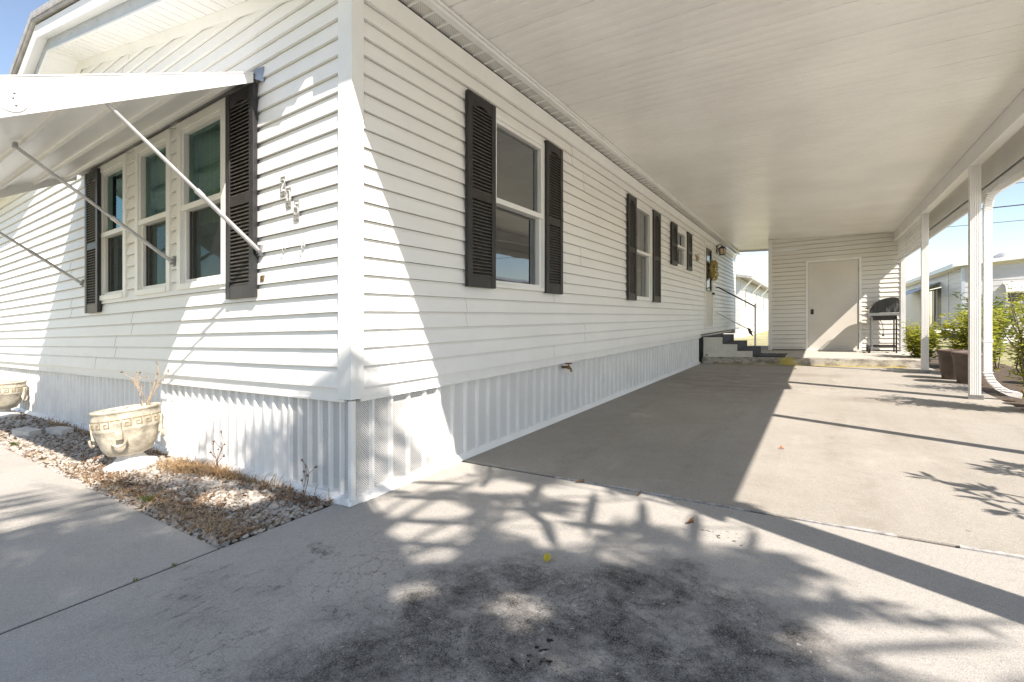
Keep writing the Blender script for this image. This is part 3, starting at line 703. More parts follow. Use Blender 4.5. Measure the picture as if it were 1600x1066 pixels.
# ------------------------------------------------------------------ awning over the front windows
AX0, AX1, AZ, AD, AS = -4.15, -0.885, 2.585, 1.22, 0.447
aw = thing("window_awning", (-2.5, -0.02, AZ), "white aluminium awning propped out over the three front windows", "awning")
ay = lambda d: -0.03 - d
az = lambda d: AZ - AS * d
b = MB()
prof = [(0.0, 0.0)]
d = 0.08
while d < AD - 0.05:
    prof += [(d, 0.0), (d + 0.004, -0.030), (d + 0.036, -0.036), (d + 0.040, -0.010), (d + 0.05, -0.003)]; d += 0.232
prof += [(AD, 0.0)]
for (d1, h1), (d2, h2) in zip(prof[:-1], prof[1:]):
    b.add([(AX0, ay(d1), az(d1) + h1), (AX1, ay(d1), az(d1) + h1), (AX1, ay(d2), az(d2) + h2), (AX0, ay(d2), az(d2) + h2)], [(0, 1, 2, 3)])
b.add([(AX0, ay(0), az(0) + .012), (AX1, ay(0), az(0) + .012), (AX1, ay(AD), az(AD) + .012), (AX0, ay(AD), az(AD) + .012)], [(0, 1, 2, 3)])
b.build("pan", m_alum, aw, fix=False)
for X, t in ((AX1, 0.012), (AX0 - 0.012, 0.012)):
    b = MB(); b.hexa([(X, ay(0.03), az(.03) - 0.045), (X + t, ay(.03), az(.03) - 0.045), (X + t, ay(AD), az(AD) - 0.175), (X, ay(AD), az(AD) - 0.175),
                      (X, ay(0.03), az(.03) + 0.014), (X + t, ay(.03), az(.03) + 0.014), (X + t, ay(AD), az(AD) + 0.014), (X, ay(AD), az(AD) + 0.014)])
    b.box(X - 0.004, X + t + 0.004, ay(AD) - .004, ay(AD) + 0.02, az(AD) - 0.18, az(AD) + .01)
    b.hexa([(X + t - .02, ay(0.03), az(.03) + 0.014), (X + t + .004, ay(.03), az(.03) + 0.014), (X + t + .004, ay(AD), az(AD) + 0.014), (X + t - .02, ay(AD), az(AD) + 0.014),
            (X + t - .02, ay(0.03), az(.03) + 0.02), (X + t + .004, ay(.03), az(.03) + 0.02), (X + t + .004, ay(AD), az(AD) + 0.02), (X + t - .02, ay(AD), az(AD) + 0.02)])
    b.build("side_wing", m_alum, aw)
b = MB(lambda p: (AX1 + 0.0125 + p[2], ay(1.10) + p[0], az(1.10) - 0.085 + p[1])); b.lathe([(0.058, 0), (0.058, 0.0015), (0.052, 0.003)], n=20); b.build("wing_patch", m_alum, aw)
for k, (dx_, dz_) in enumerate(((0.012, 0.03), (0.008, 0.008), (0.018, -0.022))): b = MB(); b.sphere((AX1 + 0.016, ay(1.10) + dx_, az(1.10) - 0.085 + dz_), 0.006, 8, 5, (0.5, 1, 1)); b.build("rivet", m_steel, aw)
b = MB(); b.box(AX0 - 0.004, AX1 + 0.004, ay(AD) - 0.012, ay(AD), az(AD) - 0.17, az(AD) + 0.012); b.build("front_valance", m_alum, aw)
b = MB(); b.box(AX0, AX1, -0.045, -0.014, AZ - 0.01, AZ + 0.03)
b.hexa([(AX1 + .006, -0.05, AZ - .03), (AX1 + .05, -0.016, AZ - .05), (AX1 + .05, -0.012, AZ - .05), (AX1 + .006, -0.04, AZ - .03), (AX1 + .006, -0.05, AZ + .03), (AX1 + .05, -0.016, AZ + .05), (AX1 + .05, -0.012, AZ + .05), (AX1 + .006, -0.04, AZ + .03)])
b.build("hinge_rail", m_steel, aw)
def arm(top, foot):
    b = MB(); T, F = Vector(top), Vector(foot); m = F.lerp(T, 0.42)
    b.tube([F, m], 0.0135, 10); b.tube([m + (F - T).normalized() * 0.03, m + (T - F).normalized() * 0.02], 0.0165, 10); b.tube([m, T], 0.0105, 10)
    a = b.build("support_arm", m_galv, aw)
    b = MB(); b.box(F.x - 0.02, F.x + 0.02, -0.030, -0.008, F.z - 0.035, F.z + 0.035); b.box(F.x - 0.012, F.x - 0.008, -0.04, -0.012, F.z - 0.02, F.z + 0.02); b.box(F.x + 0.008, F.x + 0.012, -0.04, -0.012, F.z - 0.02, F.z + 0.02); b.build("foot_bracket", m_steel, a)
    b = MB(); b.box(T.x - 0.022, T.x + 0.022, T.y - 0.010, T.y + 0.010, T.z - 0.008, T.z + 0.022); b.build("top_bracket", m_steel, a)
arm((-0.915, -0.83, 2.075 + .1), (-0.865, -0.03, 1.468)); arm((-2.09, -0.885, 2.15), (-2.09, -0.03, 1.511)); arm((-4.13, -0.885, 2.13), (-4.137, -0.03, 1.487))

# small fittings on the siding
def fitting(name, xf, s, z, label, cat, kind):
    b = MB(xf)
    if kind == 'hook':
        b.box(s - 0.008, s + 0.008, 0.012, 0.024, z - 0.012, z + 0.018); b.tube([(s, 0.020, z), (s, 0.034, z - 0.006), (s, 0.034, z - 0.02), (s, 0.028, z - 0.03)], 0.0028, 6)
        return b.build(name, m_galv, None, label, cat, "wall hooks on the front siding")
    b.box(s - 0.018, s + 0.018, 0.012, 0.022, z - 0.02, z + 0.02)
    for k in (-1, 1): b.tube([(s + k * 0.009, 0.012, z - 0.02), (s + k * 0.012, 0.024, z), (s + k * 0.009, 0.012, z + 0.02)], 0.004, 6)
    return b.build(name, m_brass, None, label, cat)
fitting("wall_hook", FRONT, -0.600, 1.462, "small metal hook on the siding, the one closer to the awning arm's foot", "hook", 'hook')
fitting("wall_hook", FRONT, -0.405, 1.455, "small metal hook on the siding, the one closer to the white corner post", "hook", 'hook')
fitting("cable_clip", FRONT, -0.845, 1.288, "small rusty brass clip on the siding beside the right front shutter", "clip", 'clip')
fc = thing("hose_faucet", (0.0, 2.55, 0.50), "brass hose faucet with red handle sticking out above the side skirting", "faucet")
b = MB(); b.tube([(-0.02, 2.55, 0.515), (0.055, 2.55, 0.515)], 0.013); b.tube([(0.05, 2.55, 0.52), (0.075, 2.55, 0.50), (0.08, 2.55, 0.47)], 0.012); b.sphere((0.05, 2.55, 0.515), 0.021); b.tube([(0.05, 2.55, 0.515), (0.05, 2.55, 0.55)], 0.007)
b.build("spout", m_brass, fc)
b = MB()
b.tube([(0.05, 2.55 + 0.032 * math.cos(t), 0.553 + 0.0 * t) if 0 else (0.05 + 0.03 * math.sin(t), 2.55 + 0.03 * math.cos(t), 0.552) for t in np.linspace(0, 6.28, 14)], 0.006, 6); b.box(0.022, 0.078, 2.546, 2.554, 0.549, 0.555)
b.build("handle", m_red, fc)
ln = thing("wall_lantern", (0.0, 10.95, 2.56), "black carriage lantern with amber panes on the wall above the steps", "lantern")
b = MB(); y = 10.95
b.box(0.012, 0.03, y - 0.05, y + 0.05, 2.58, 2.80); b.tube([(0.02, y, 2.74), (0.08, y, 2.80), (0.14, y, 2.77)], 0.011); b.lathe([(0.0, 0.10), (0.03, 0.085), (0.10, 0.03), (0.105, 0.02)], (0.14, y, 2.665), 6, False)
for k in range(6):
    t = k * math.pi / 3; b.tube([(0.14 + 0.088 * math.cos(t), y + 0.088 * math.sin(t), 2.69), (0.14 + 0.065 * math.cos(t), y + 0.065 * math.sin(t), 2.54)], 0.007, 5)
b.lathe([(0.075, 0), (0.075, 0.014)], (0.14, y, 2.528), 6, False)
b.build("lantern_cage", m_bronze, ln)
b = MB(); b.lathe([(0.058, 0.0), (0.080, 0.14)], (0.14, y, 2.545), 6, False); b.build("lantern_pane", m_lampglass, ln)
b = MB(); r2 = random.Random(4)
for i in range(5):
    c = Vector((0.03, 8.62 + r2.uniform(-0.12, 0.12), 2.24 + r2.uniform(-0.06, 0.07))); 
    b.tube([c + Vector((0, 0.06 * math.cos(t + i), 0.035 * math.sin(t))) for t in np.linspace(0, 5.5, 9)], 0.006, 5)
b.tube([(0.03, 8.45, 2.29), (0.035, 8.60, 2.25), (0.03, 8.80, 2.19)], 0.008, 5)
b.build("wall_ornament", m_twig, None, "small tan scrollwork ornament on the siding beside the front door", "wall ornament")
# wreath on the entry door
wr = thing("door_wreath", (0.03, 10.05, 1.84), "yellow flower wreath hanging on the dark glass of the entry door", "wreath")
b = MB(); r2 = random.Random(9)
cy0, cz0 = 10.12, 2.09
b.tube([(0.06, cy0 + 0.17 * math.cos(t), cz0 + 0.17 * math.sin(t)) for t in np.linspace(0, 2 * math.pi, 20)], 0.035, 6)
b.build("wreath_ring", m_twig, wr)
b = MB()
for i in range(620):
    t = r2.uniform(0, 6.283); q = r2.uniform(0, 6.283); rr = 0.06 * math.sqrt(r2.random()) + 0.02
    c = Vector((0.085 + rr * math.sin(q), cy0 + (0.175 + rr * math.cos(q)) * math.cos(t), cz0 + (0.175 + rr * math.cos(q)) * math.sin(t)))
    a = Vector((r2.gauss(0, 1), r2.gauss(0, 1), r2.gauss(0, 1))).normalized() * 0.022; e = a.orthogonal().normalized() * 0.012
    b.add([c - a, c + e, c + a, c - e], [(0, 1, 2, 3)])
b.build("wreath_flowers", m_wreath, wr, fix=False)

# ------------------------------------------------------------------ carport
cp = thing("carport", (3.6, 5, 0), "white aluminium carport with flat pan ceiling and slim posts over the driveway", "carport")
cz = lambda x: 2.935 - 0.05 * x
YF, YB = -0.255, 13.5
b = MB(); y = YF; pw = 0.1016; kk = 0
while y < YB - 0.01:
    seam = round((y - YF) / pw) % 4 == 0
    ps = [(y, 0.0), (y + 0.003, 0.022 if seam else 0.007), (y + (0.006 if seam else 0.010), 0.022 if seam else 0.004), (y + 0.013, 0.001), (min(y + pw * 0.5, YB), -0.0025), (min(y + pw, YB), 0.0)]
    for (a, h1), (c, h2) in zip(ps[:-1], ps[1:]):
        b.add([(0.17, a, cz(.17) + h1), (3.80, a, cz(3.8) + h1), (3.80, c, cz(3.8) + h2), (0.17, c, cz(.17) + h2)], [(0, 1, 2, 3)])
    y += pw
b.build("ceiling_pans", m_ceil, cp, fix=False)
b = MB(); b.hexa([(0.05, YF, cz(0) + 0.05), (3.846, YF, cz(3.846) + 0.05), (3.846, YB, cz(3.846) + 0.05), (0.05, YB, cz(0) + 0.05), (0.05, YF, cz(0) + 0.07), (3.846, YF, cz(3.846) + 0.07), (3.846, YB, cz(3.846) + 0.07), (0.05, YB, cz(0) + 0.07)])
b.build("roof_deck", m_roof, cp)
for nm, ya, yb in (("front_fascia", YF - 0.012, YF), ("rear_fascia", YB, YB + 0.012)):
    b = MB(); b.hexa([(0.20, ya, cz(.2) - 0.05), (3.846, ya, cz(3.846) - 0.05), (3.846, yb, cz(3.846) - 0.05), (0.20, yb, cz(.2) - 0.05), (0.20, ya, cz(.2) + 0.085), (3.846, ya, cz(3.846) + 0.085), (3.846, yb, cz(3.846) + 0.085), (0.20, yb, cz(.2) + 0.085)])
    b.build(nm, m_alum, cp)
b = MB(); b.box(0.172, 0.21, 0.0, 13.48, 2.897, 2.917)
for i in range(46): b.sphere((0.19, 0.15 + 0.29 * i, 2.897), 0.006, 6, 4)
b.build("hanger_rail", m_alum, cp)
b = MB(); b.box(3.525, 3.60, YF, 11.6, 2.575, 2.752); b.box(3.515, 3.61, YF, 11.6, 2.555, 2.575); b.build("beam", m_alum, cp)
b = MB(); b.box(3.795, 3.80, YF, YB, 2.455, 2.76); b.build("inner_fascia", m_ceil, cp)
b = MB(); b.extrude([(3.806, 2.43), (3.806, 2.31), (3.815, 2.298), (3.832, 2.298), (3.846, 2.33), (3.846, 2.76), (3.838, 2.76), (3.838, 2.44)], lambda x, z: (x, YF - .01, z), lambda x, z: (x, YB, z))
b.build("gutter", m_alum, cp)
def post(x, y, ztop, z0=0.0, w=0.088):
    b = MB(); h = w / 2; g = 0.006; n = 5; ring = []
    for k in range(4):
        a = [(-h, -h), (h, -h), (h, h), (-h, h)][k]; c = [(h, -h), (h, h), (-h, h), (-h, -h)][k]
        nx, ny = [(0, 1), (-1, 0), (0, -1), (1, 0)][k]
        for i in range(n):
            for f, dep in ((0.0, 0), (0.62, 0), (0.70, g), (0.92, g)):
                t = (i + f) / n
                if i == n - 1 and f > 0.6: continue
                ring.append((a[0] + (c[0] - a[0]) * t + nx * dep, a[1] + (c[1] - a[1]) * t + ny * dep))
    b.extrude(ring, lambda p, q: (x + p, y + q, z0), lambda p, q: (x + p, y + q, ztop))
    p = b.build("post", m_alum, cp, fix=True)
    b = MB(); b.box(x - h - 0.018, x + h + 0.018, y - h - 0.004, y - h - 0.001, z0, z0 + 0.05); b.build("post_foot", m_steel, p)
    return p
for yy in (0.0, 2.72, 5.43, 8.29): post(3.565, yy, 2.556)
post(3.655, 11.35, 2.56, 0.0, 0.075)
def spout(y, parent_run):
    b = MB(); x = 3.675
    pts = [(x + 0.26, y - 0.01, 0.055), (x + 0.17, y, 0.075), (x + 0.09, y, 0.125), (x + 0.03, y, 0.20), (x, y, 0.29), (x, y, 2.08), (x + 0.002, y - 0.03, 2.17), (x + 0.03, y - 0.10, 2.235), (x + 0.08, y - 0.22, 2.27)] + parent_run
    b.duct(pts, 0.075, 0.062, (0, 1, 0.0001))
    for i in range(9):
        t = i / 8; z = 0.09 + 0.2 * t ** 1.4; xx = x + 0.15 * (1 - t) ** 1.6
        b.box(xx - 0.040 + 0.02 * (1 - t), xx + 0.040, y - 0.043, y + 0.043, z, z + 0.008)
        b.box(x - 0.035, x + 0.035 + 0.01 * t, y - 0.043 - 0.1 * t * t, y + 0.043 - 0.09 * t * t, 2.06 + 0.16 * t, 2.068 + 0.16 * t)
    b.box(x - 0.036, x + 0.036, y - 0.042, y + 0.042, 0.62, 0.65)
    b.build("downspout", m_alum, cp, bevel=0.003)
spout(5.47, [(3.80, 4.9, 2.275), (3.84, 4.55, 2.285)]); spout(0.06, [(3.80, -0.1, 2.275)])
b = MB()
def lattice(mb, y0, y1, z0, z1, x, p=0.15, w=0.022):
    for sgn in (1, -1):
        k = -(z1 - z0)
        while k < (y1 - y0) + (z1 - z0):
            pts = []
            for tt in np.linspace(0, 1, 2):
                pass
            ya, za, yb_, zb_ = (y0 + k, z0, y0 + k + (z1 - z0), z1)
            if sgn < 0: za, zb_ = z1, z0
            lo = max(0.0, (y0 - ya) / (yb_ - ya)); hi = min(1.0, (y1 - ya) / (yb_ - ya))
            if hi > lo + 0.02:
                A = Vector((x + 0.004 * sgn, ya + (yb_ - ya) * lo, za + (zb_ - za) * lo)); B = Vector((x + 0.004 * sgn, ya + (yb_ - ya) * hi, za + (zb_ - za) * hi))
                mb.duct([A, B], 0.006, w, (1, 0, 0))
            k += p
lattice(b, 8.34, 11.3, 2.09, 2.54, 3.57)
b.box(3.552, 3.588, 8.335, 11.31, 2.065, 2.095)
b.build("lattice_panel", m_alum, cp)

# ------------------------------------------------------------------ storage shed at the back of the carport
sh = thing("storage_shed", (2.4, 11.6, 0.145), "cream-sided storage shed with a flat beige door at the end of the carport", "shed")
SX0, SX1, SY = 1.11, 3.69, 11.6
SF = lambda p: (p[0], SY - p[1], p[2])
b = MB(SF); siding(b, SX0 + 0.05, SX1, 0.15, 2.92, [(1.885, 2.955, 0.10, 2.275)], top=lambda x: cz(x) - 0.004, step=0.020, seed=8)
z = 0.631
while z > 0.17:
    zz = max(0.17, z - 0.101)
    for a, c in ((SX0 + 0.05, 1.885), (2.955, SX1)): b.add([(a, 0.021, zz), (c, 0.021, zz), (c, 0.007, z - .017), (a, 0.007, z - .017), (c, -0.009, z), (a, -0.009, z), (a, -0.011, zz + .003), (c, -0.011, zz + .003)], [(0, 1, 2, 3), (3, 2, 4, 5), (6, 7, 1, 0)])
    z -= 0.101
b.build("front_wall", m_vinyl_shed, sh, fix=False)
b = MB(); b.box(SX0, SX0 + 0.04, SY + 0.02, 13.6, 0.145, 2.86); b.box(SX1 - 0.04, SX1, SY + 0.02, 13.6, 0.145, 2.74); b.box(SX0, SX1, 13.56, 13.6, 0.145, 2.74); b.build("side_walls", m_vinyl_shed, sh)
for xa, xb, zt in ((SX0 - 0.012, SX0 + 0.065, 2.872), (SX1 - 0.05, SX1 + 0.01, 2.742)):
    b = MB(); b.box(xa, xb, SY - 0.03, SY + 0.05, 0.147, zt); b.build("corner_trim", m_trim, sh)
b = MB(SF); b.box(1.885, 1.94, -0.03, 0.024, 0.147, 2.275); b.box(2.91, 2.955, -0.03, 0.024, 0.147, 2.275); b.box(1.94, 2.91, -0.03, 0.023, 2.225, 2.275); b.box(1.94, 2.91, -0.03, 0.03, 0.147, 0.165)
dd = b.build("door", m_trim, sh, bevel=0.003)
b = MB(SF); b.box(1.945, 2.905, -0.02, 0.006, 0.167, 2.222); b.build("door_panel", m_door, dd, bevel=0.002)
b = MB(SF); b.box(1.985, 2.045, 0.006, 0.016, 1.00, 1.12); b.sphere((2.015, 0.045, 1.085), 0.026); b.tube([(2.015, 0.01, 1.085), (2.015, 0.04, 1.085)], 0.012); b.box(2.0, 2.03, 0.016, 0.03, 1.01, 1.04)
b.build("handle", m_black, dd)
for k in range(3): b = MB(SF); b.tube([(2.908, 0.012, 0.45 + 0.75 * k), (2.908, 0.012, 0.55 + 0.75 * k)], 0.008, 6); b.build("hinge", m_steel, dd)

# ------------------------------------------------------------------ steps and handrail
st = thing("entry_steps", (0.5, 9.6, 0.145), "off-white boxed steps with charcoal carpet treads beside the entry door", "steps")
SY0, SY1 = 9.14, 10.65
lv = [(0.05, 0.43, 0.565), (0.43, 0.715, 0.415), (0.715, 1.00, 0.275)]
b = MB()
for a, c, z in lv: b.box(a, c, SY0, SY1, 0.146, z)
for a, c, z in lv: b.box(a - (0.0 if a < .1 else -0.001), c + 0.004, SY0 - 0.014, SY0 - 0.001, z - 0.055, z - 0.012)
b.build("step_box", m_step, st)
for i, (a, c, z) in enumerate(lv):
    b = MB(); b.box(a, c + 0.018, SY0 - 0.012, SY1, z + 0.001, z + 0.016); zl = lv[i + 1][2] + 0.017 if i < 2 else 0.148
    b.box(c + 0.002, c + 0.018, SY0 - 0.008, SY1, zl, z + 0.001); b.build("tread", m_tread, st, bevel=0.003)
b = MB(); b.box(0.10, 0.14, SY0 - 0.016, SY0 - 0.001, 0.172, 0.192); b.build("step_vent", m_black, st)
hr = thing("handrail", (0.90, 10.6, 0.145), "thin grey pipe handrail sloping down beside the entry steps", "handrail")
b = MB(); yy = 10.62
b.tube([(0.905, yy, 0.146), (0.905, yy, 1.28)], 0.019, 10); b.build("rail_post", m_galv, hr)
b = MB(); b.tube([(0.05, yy, 1.70), (0.10, yy, 1.715), (0.87, yy, 1.235), (0.905, yy, 1.20)], 0.016, 8); b.build("top_rail", m_bronze, hr)
b = MB(); b.tube([(0.05, yy, 1.115), (0.905, yy, 0.60)], 0.010, 8); b.build("lower_rail", m_galv, hr)
b = MB(); b.box(0.75, 0.81, yy - 0.02, yy + 0.02, 0.66, 0.71); b.hexa([(0.77, yy - .035, .60), (0.86, yy - .035, .52), (0.86, yy + .035, .52), (0.77, yy + .035, .60), (0.74, yy - .03, .74), (0.82, yy - .03, .66), (0.82, yy + .03, .66), (0.74, yy + .03, .74)])
b.build("rail_clip", m_black, None, "small black clip hanging on the lower handrail pipe", "clip")
mt = MB(); mt.box(1.04, 1.57, 9.22, 9.27, 0.147, 0.162); mt.box(1.04, 1.57, 10.13, 10.18, 0.147, 0.162)
for i in range(8): mt.box(1.04 + 0.066 * i, 1.068 + 0.066 * i, 9.27, 10.13, 0.147, 0.162)
mt.box(1.045, 1.565, 9.27, 10.13, 0.1465, 0.150)
mt.build("door_mat", m_rubber, None, "black ribbed rubber mat on the raised slab by the steps", "door mat")

# ------------------------------------------------------------------ barbecue
gr = thing("barbecue_grill", (3.3, 11.0, 0.147), "black barbecue grill with rounded lid standing by the shed door", "grill")
GX0, GX1, GY = 3.06, 3.52, 11.03
b = MB()
pr = [(GX0 - .02, 0.99), (GX0 - .015, 1.06), (GX0 + .02, 1.13), (GX0 + .08, 1.20), (GX0 + .16, 1.255), (GX0 + .25, 1.29), (GX0 + .35, 1.305), (GX0 + .43, 1.30), (GX0 + .465, 1.28), (GX0 + .475, 1.22), (GX0 + .475, 0.99)]
b.extrude(pr, lambda x, z: (x, GY - .23, z), lambda x, z: (x, GY + .33, z))
lid = b.build("lid", m_hood, gr, bevel=0.012)
b = MB(); b.tube([(GX0 - .01, GY - .15, 1.10), (GX0 - .06, GY - .15, 1.09), (GX0 - .06, GY + .25, 1.09), (GX0 - .01, GY + .25, 1.10)], 0.011, 8); b.build("lid_handle", m_steel, lid)
b = MB(); b.hexa([(GX0 + .05, GY - .15, .83), (GX1 - .05, GY - .15, .83), (GX1 - .05, GY + .15, .83), (GX0 + .05, GY + .15, .83), (GX0 - .01, GY - .23, .975), (GX1 + .01, GY - .23, .975), (GX1 + .01, GY + .23, .975), (GX0 - .01, GY + .23, .975)])
b.build("firebox", m_black, gr, bevel=0.01)
b = MB(); b.box(GX0 - 0.05, GX1 + 0.03, GY - 0.26, GY - 0.235, 0.93, 0.985); b.box(GX0 - .06, GX0 - .03, GY - .235, GY + .33, .90, .985); b.build("control_panel", m_steel, gr)
b = MB(); b.box(GX0 - 0.19, GX0 - 0.012, GY - 0.2, GY + 0.2, 0.955, 0.972); b.build("side_shelf", m_steel, gr)
for sx in (GX0 + 0.03, GX1 - 0.03):
    for sy in (GY - 0.19, GY + 0.19):
        b = MB(); b.box(sx - 0.013, sx + 0.013, sy - 0.013, sy + 0.013, 0.148 if sx > 3.3 else 0.20, 0.90); b.build("leg", m_steel if sx < 3.3 else m_black, gr)
b = MB(); b.box(GX0 + 0.03, GX1 - 0.03, GY - 0.20, GY - 0.18, 0.27, 0.30); b.box(GX0 + 0.03, GX1 - 0.03, GY + 0.18, GY + 0.20, 0.27, 0.30); b.box(GX0 + 0.02, GX0 + 0.04, GY - 0.18, GY + 0.18, 0.27, 0.30); b.box(GX1 - 0.04, GX1 - 0.02, GY - 0.18, GY + 0.18, 0.27, 0.30)
for i in range(6): b.box(GX0 + 0.05, GX1 - 0.05, GY - 0.15 + 0.055 * i, GY - 0.142 + 0.055 * i, 0.28, 0.288)
b.build("lower_shelf", m_black, gr)
for sy in (-0.22, 0.22):
    b = MB(); b.tube([(GX0 - .04, GY + sy, 0.225), (GX0 - .005, GY + sy, 0.225)], 0.078, 18); b.build("wheel", m_rubber, gr)
b = MB(); b.tube([(GX0 + .17, GY - .1, .83), (GX0 + .21, GY - .12, .75), (GX0 + .22, GY - .12, .62), (GX0 + .22, GY - .12, .53)], 0.006, 6); b.sphere((GX0 + .22, GY - .12, .515), 0.022); b.build("gas_hose", m_black, gr)

# ------------------------------------------------------------------ planters
def urn(x, y, tilt, turn, label, s=1.0):
    t = thing("urn_planter", (x, y, 0), label, "planter", "cast stone urns in the gravel bed")
    ax = Vector((-0.543, 0.840, 0))          # leans sideways
    Mx = Matrix.Translation((x, y, 0)) @ Matrix.Rotation(tilt, 4, ax) @ Matrix.Rotation(turn, 4, 'Z') @ Matrix.Diagonal((0.77, 0.77, 1.03, 1))
    xf = lambda p: Mx @ Vector(p)
    b = MB(xf); b.lathe([(0.0, -0.03), (0.205, -0.03), (0.215, 0.0), (0.20, 0.028), (0.14, 0.045), (0.10, 0.075), (0.095, 0.10)], n=36); b.build("urn_base", m_urn_w, t)
    b = MB(xf); b.lathe([(0.088, 0.08), (0.10, 0.09), (0.125, 0.094), (0.165, 0.105), (0.205, 0.155), (0.232, 0.22), (0.245, 0.268), (0.252, 0.275), (0.256, 0.285), (0.258, 0.37), (0.252, 0.395), (0.262, 0.40), (0.262, 0.415), (0.24, 0.418), (0.225, 0.40), (0.21, 0.38), (0.0, 0.385)], n=48)
    bowl = b.build("urn_bowl", m_urn, t)
    b = MB(xf)                               # greek key band, cut as dark grooves standing a millimetre proud
    R0 = 0.2595; n = 20; cell = 2 * math.pi / n
    key = [(0.0, 0.066), (0.78, 0.066), (0.78, 0.022), (0.30, 0.022), (0.30, 0.044), (0.55, 0.044)]
    def seg(a0, z0, a1, z1, w=0.0035):
        q = 0.012
        b.hexa([(R0 * math.cos(a), R0 * math.sin(a), z) if 0 else (rr * math.cos(a), rr * math.sin(a), z) for z, flip in ((min(z0, z1) - w, 0), (max(z0, z1) + w, 1))
                for rr, a in ((R0 - .004, min(a0, a1) - q), (R0 + .0012, min(a0, a1) - q), (R0 + .0012, max(a0, a1) + q), (R0 - .004, max(a0, a1) + q))])
    for i in range(n):
        for (u0, v0), (u1, v1) in zip(key[:-1], key[1:]):
            seg((i + u0) * cell, 0.285 + v0, (i + u1) * cell, 0.285 + v1)
    b.build("key_band", m_groove, bowl)
    for k in range(4):
        th = -math.pi / 2 + 0.2 + k * math.pi / 2; c, s_ = math.cos(th), math.sin(th)
        fx = lambda p, c=c, s_=s_: xf((p[1] * c - p[0] * s_, p[1] * s_ + p[0] * c, p[2]))
        b = MB(fx); b.hexa([(-0.030, 0.235, 0.215), (0.030, 0.235, 0.215), (0.026, 0.268, 0.220), (-0.026, 0.268, 0.220), (-0.03, 0.25, 0.345), (0.03, 0.25, 0.345), (0.024, 0.276, 0.335), (-0.024, 0.276, 0.335)])
        b.tube([(0.055 * math.cos(q), 0.250 + 0.022 - 0.035 * (0.22 - (0.22 + 0.05 * math.sin(q))) * 8 * 0.2, 0.222 + 0.045 * math.sin(q)) for q in np.linspace(math.pi - .2, 2 * math.pi + .2, 12)], 0.011, 7)
        b.build("ring_handle", m_urn, bowl, bevel=0.006)
    b = MB(xf); r3 = random.Random(int(abs(x) * 10))
    for i in range(170):
        a, rr = r3.uniform(0, 6.28), 0.215 * math.sqrt(r3.random()); q = r3.uniform(0.011, 0.02)
        b.sphere((rr * math.cos(a), rr * math.sin(a), 0.388 + 0.02 * (1 - rr / .22) + r3.uniform(0, .008)), q, 6, 4, (1, r3.uniform(.7, 1), r3.uniform(.5, .8)))
    g = b.build("urn_pebbles", m_gravel, t); g['kind'] = "stuff"
    return t, xf
u1, ux1 = urn(-2.06, -0.30, R(-5), 0.80, "weathered cast stone urn leaning in the gravel, dry twigs behind its pebbles")
u2, ux2 = urn(-6.18, -0.23, R(3), 0.75, "cast stone urn half out of the picture beside the sunlit skirting")
def twigs(name, base, n, h, spread, mat, label, cat, seed, r0=0.0035, leafy=None):
    r = random.Random(seed); b = MB()
    for i in range(n):
        a = r.uniform(0, 6.28); p = Vector(base) + Vector((r.uniform(-.02, .02), r.uniform(-.02, .02), 0)); d = Vector((spread * math.cos(a), spread * math.sin(a), 1)).normalized()
        L = h * r.uniform(0.6, 1); pts = [p.copy()]
        for k in range(5):
            d = (d + Vector((r.gauss(0, .12), r.gauss(0, .12), r.gauss(0, .05)))).normalized(); p = p + d * L / 5; pts.append(p.copy())
            if k > 0 and r.random() < 0.8:
                e = (d + Vector((r.gauss(0, .6), r.gauss(0, .6), .1))).normalized(); b.tube([p, p + e * L * 0.22, p + e * L * 0.36 + Vector((0, 0, .015))], [r0 * .6, r0 * .5, r0 * .35], 5)
                for w in range(3):
                    c = p + e * L * 0.36; q = Vector((r.gauss(0, 1), r.gauss(0, 1), r.gauss(0, 1))).normalized() * 0.009; o = q.orthogonal() * 0.6; b.add([c - q, c + o, c + q, c - o], [(0, 1, 2, 3)])
        b.tube(pts, [r0 * (1 - .12 * k) for k in range(6)], 5)
    return b.build(name, mat, None, label, cat, fix=False)
twigs("dry_weed", ux1((0.10, 0.12, 0.39)), 5, 0.30, 0.45, m_twig, "bare pale dead weed standing in the leaning urn", "dry weed", 3)
twigs("brown_weed", (-1.335, -0.075, 0.0), 2, 0.24, 0.25, m_deadleaf, "dark brown dried weed leaning on the front skirting right of the urn", "dry weed", 8, 0.004)
twigs("thin_weed", (-0.36, -0.06, 0.0), 2, 0.20, 0.2, m_deadleaf, "thin dry weed standing by the vented skirting near the corner", "dry weed", 12, 0.0025)
for i, (x0, x1, y0, y1, a, lab) in enumerate(((-4.55, -4.20, -0.44, -0.31, 0.12, "pale stone block in the gravel, the one nearer the path"), (-4.28, -3.98, -0.26, -0.13, 0.15, "pale stone block in the gravel, the one nearer the skirting"))):
    cx, cy_ = (x0 + x1) / 2, (y0 + y1) / 2; hx, hy = (x1 - x0) / 2, (y1 - y0) / 2; b = MB(); r3 = random.Random(i)
    ring = [(cx + (hx * sx) * math.cos(a) - hy * sy * math.sin(a), cy_ + hx * sx * math.sin(a) + hy * sy * math.cos(a)) for sx, sy in ((-1, -.8), (-.6, -1), (.7, -1), (1, -.7), (1, .8), (.3, 1), (-.8, 1), (-1, .6))]
    b.extrude(ring, lambda p, q: (p, q, -0.02), lambda p, q: (p, q, 0.055)); b.build("edging_stone", m_paver, None, lab, "stone", "edging stones in the gravel bed", bevel=0.012)

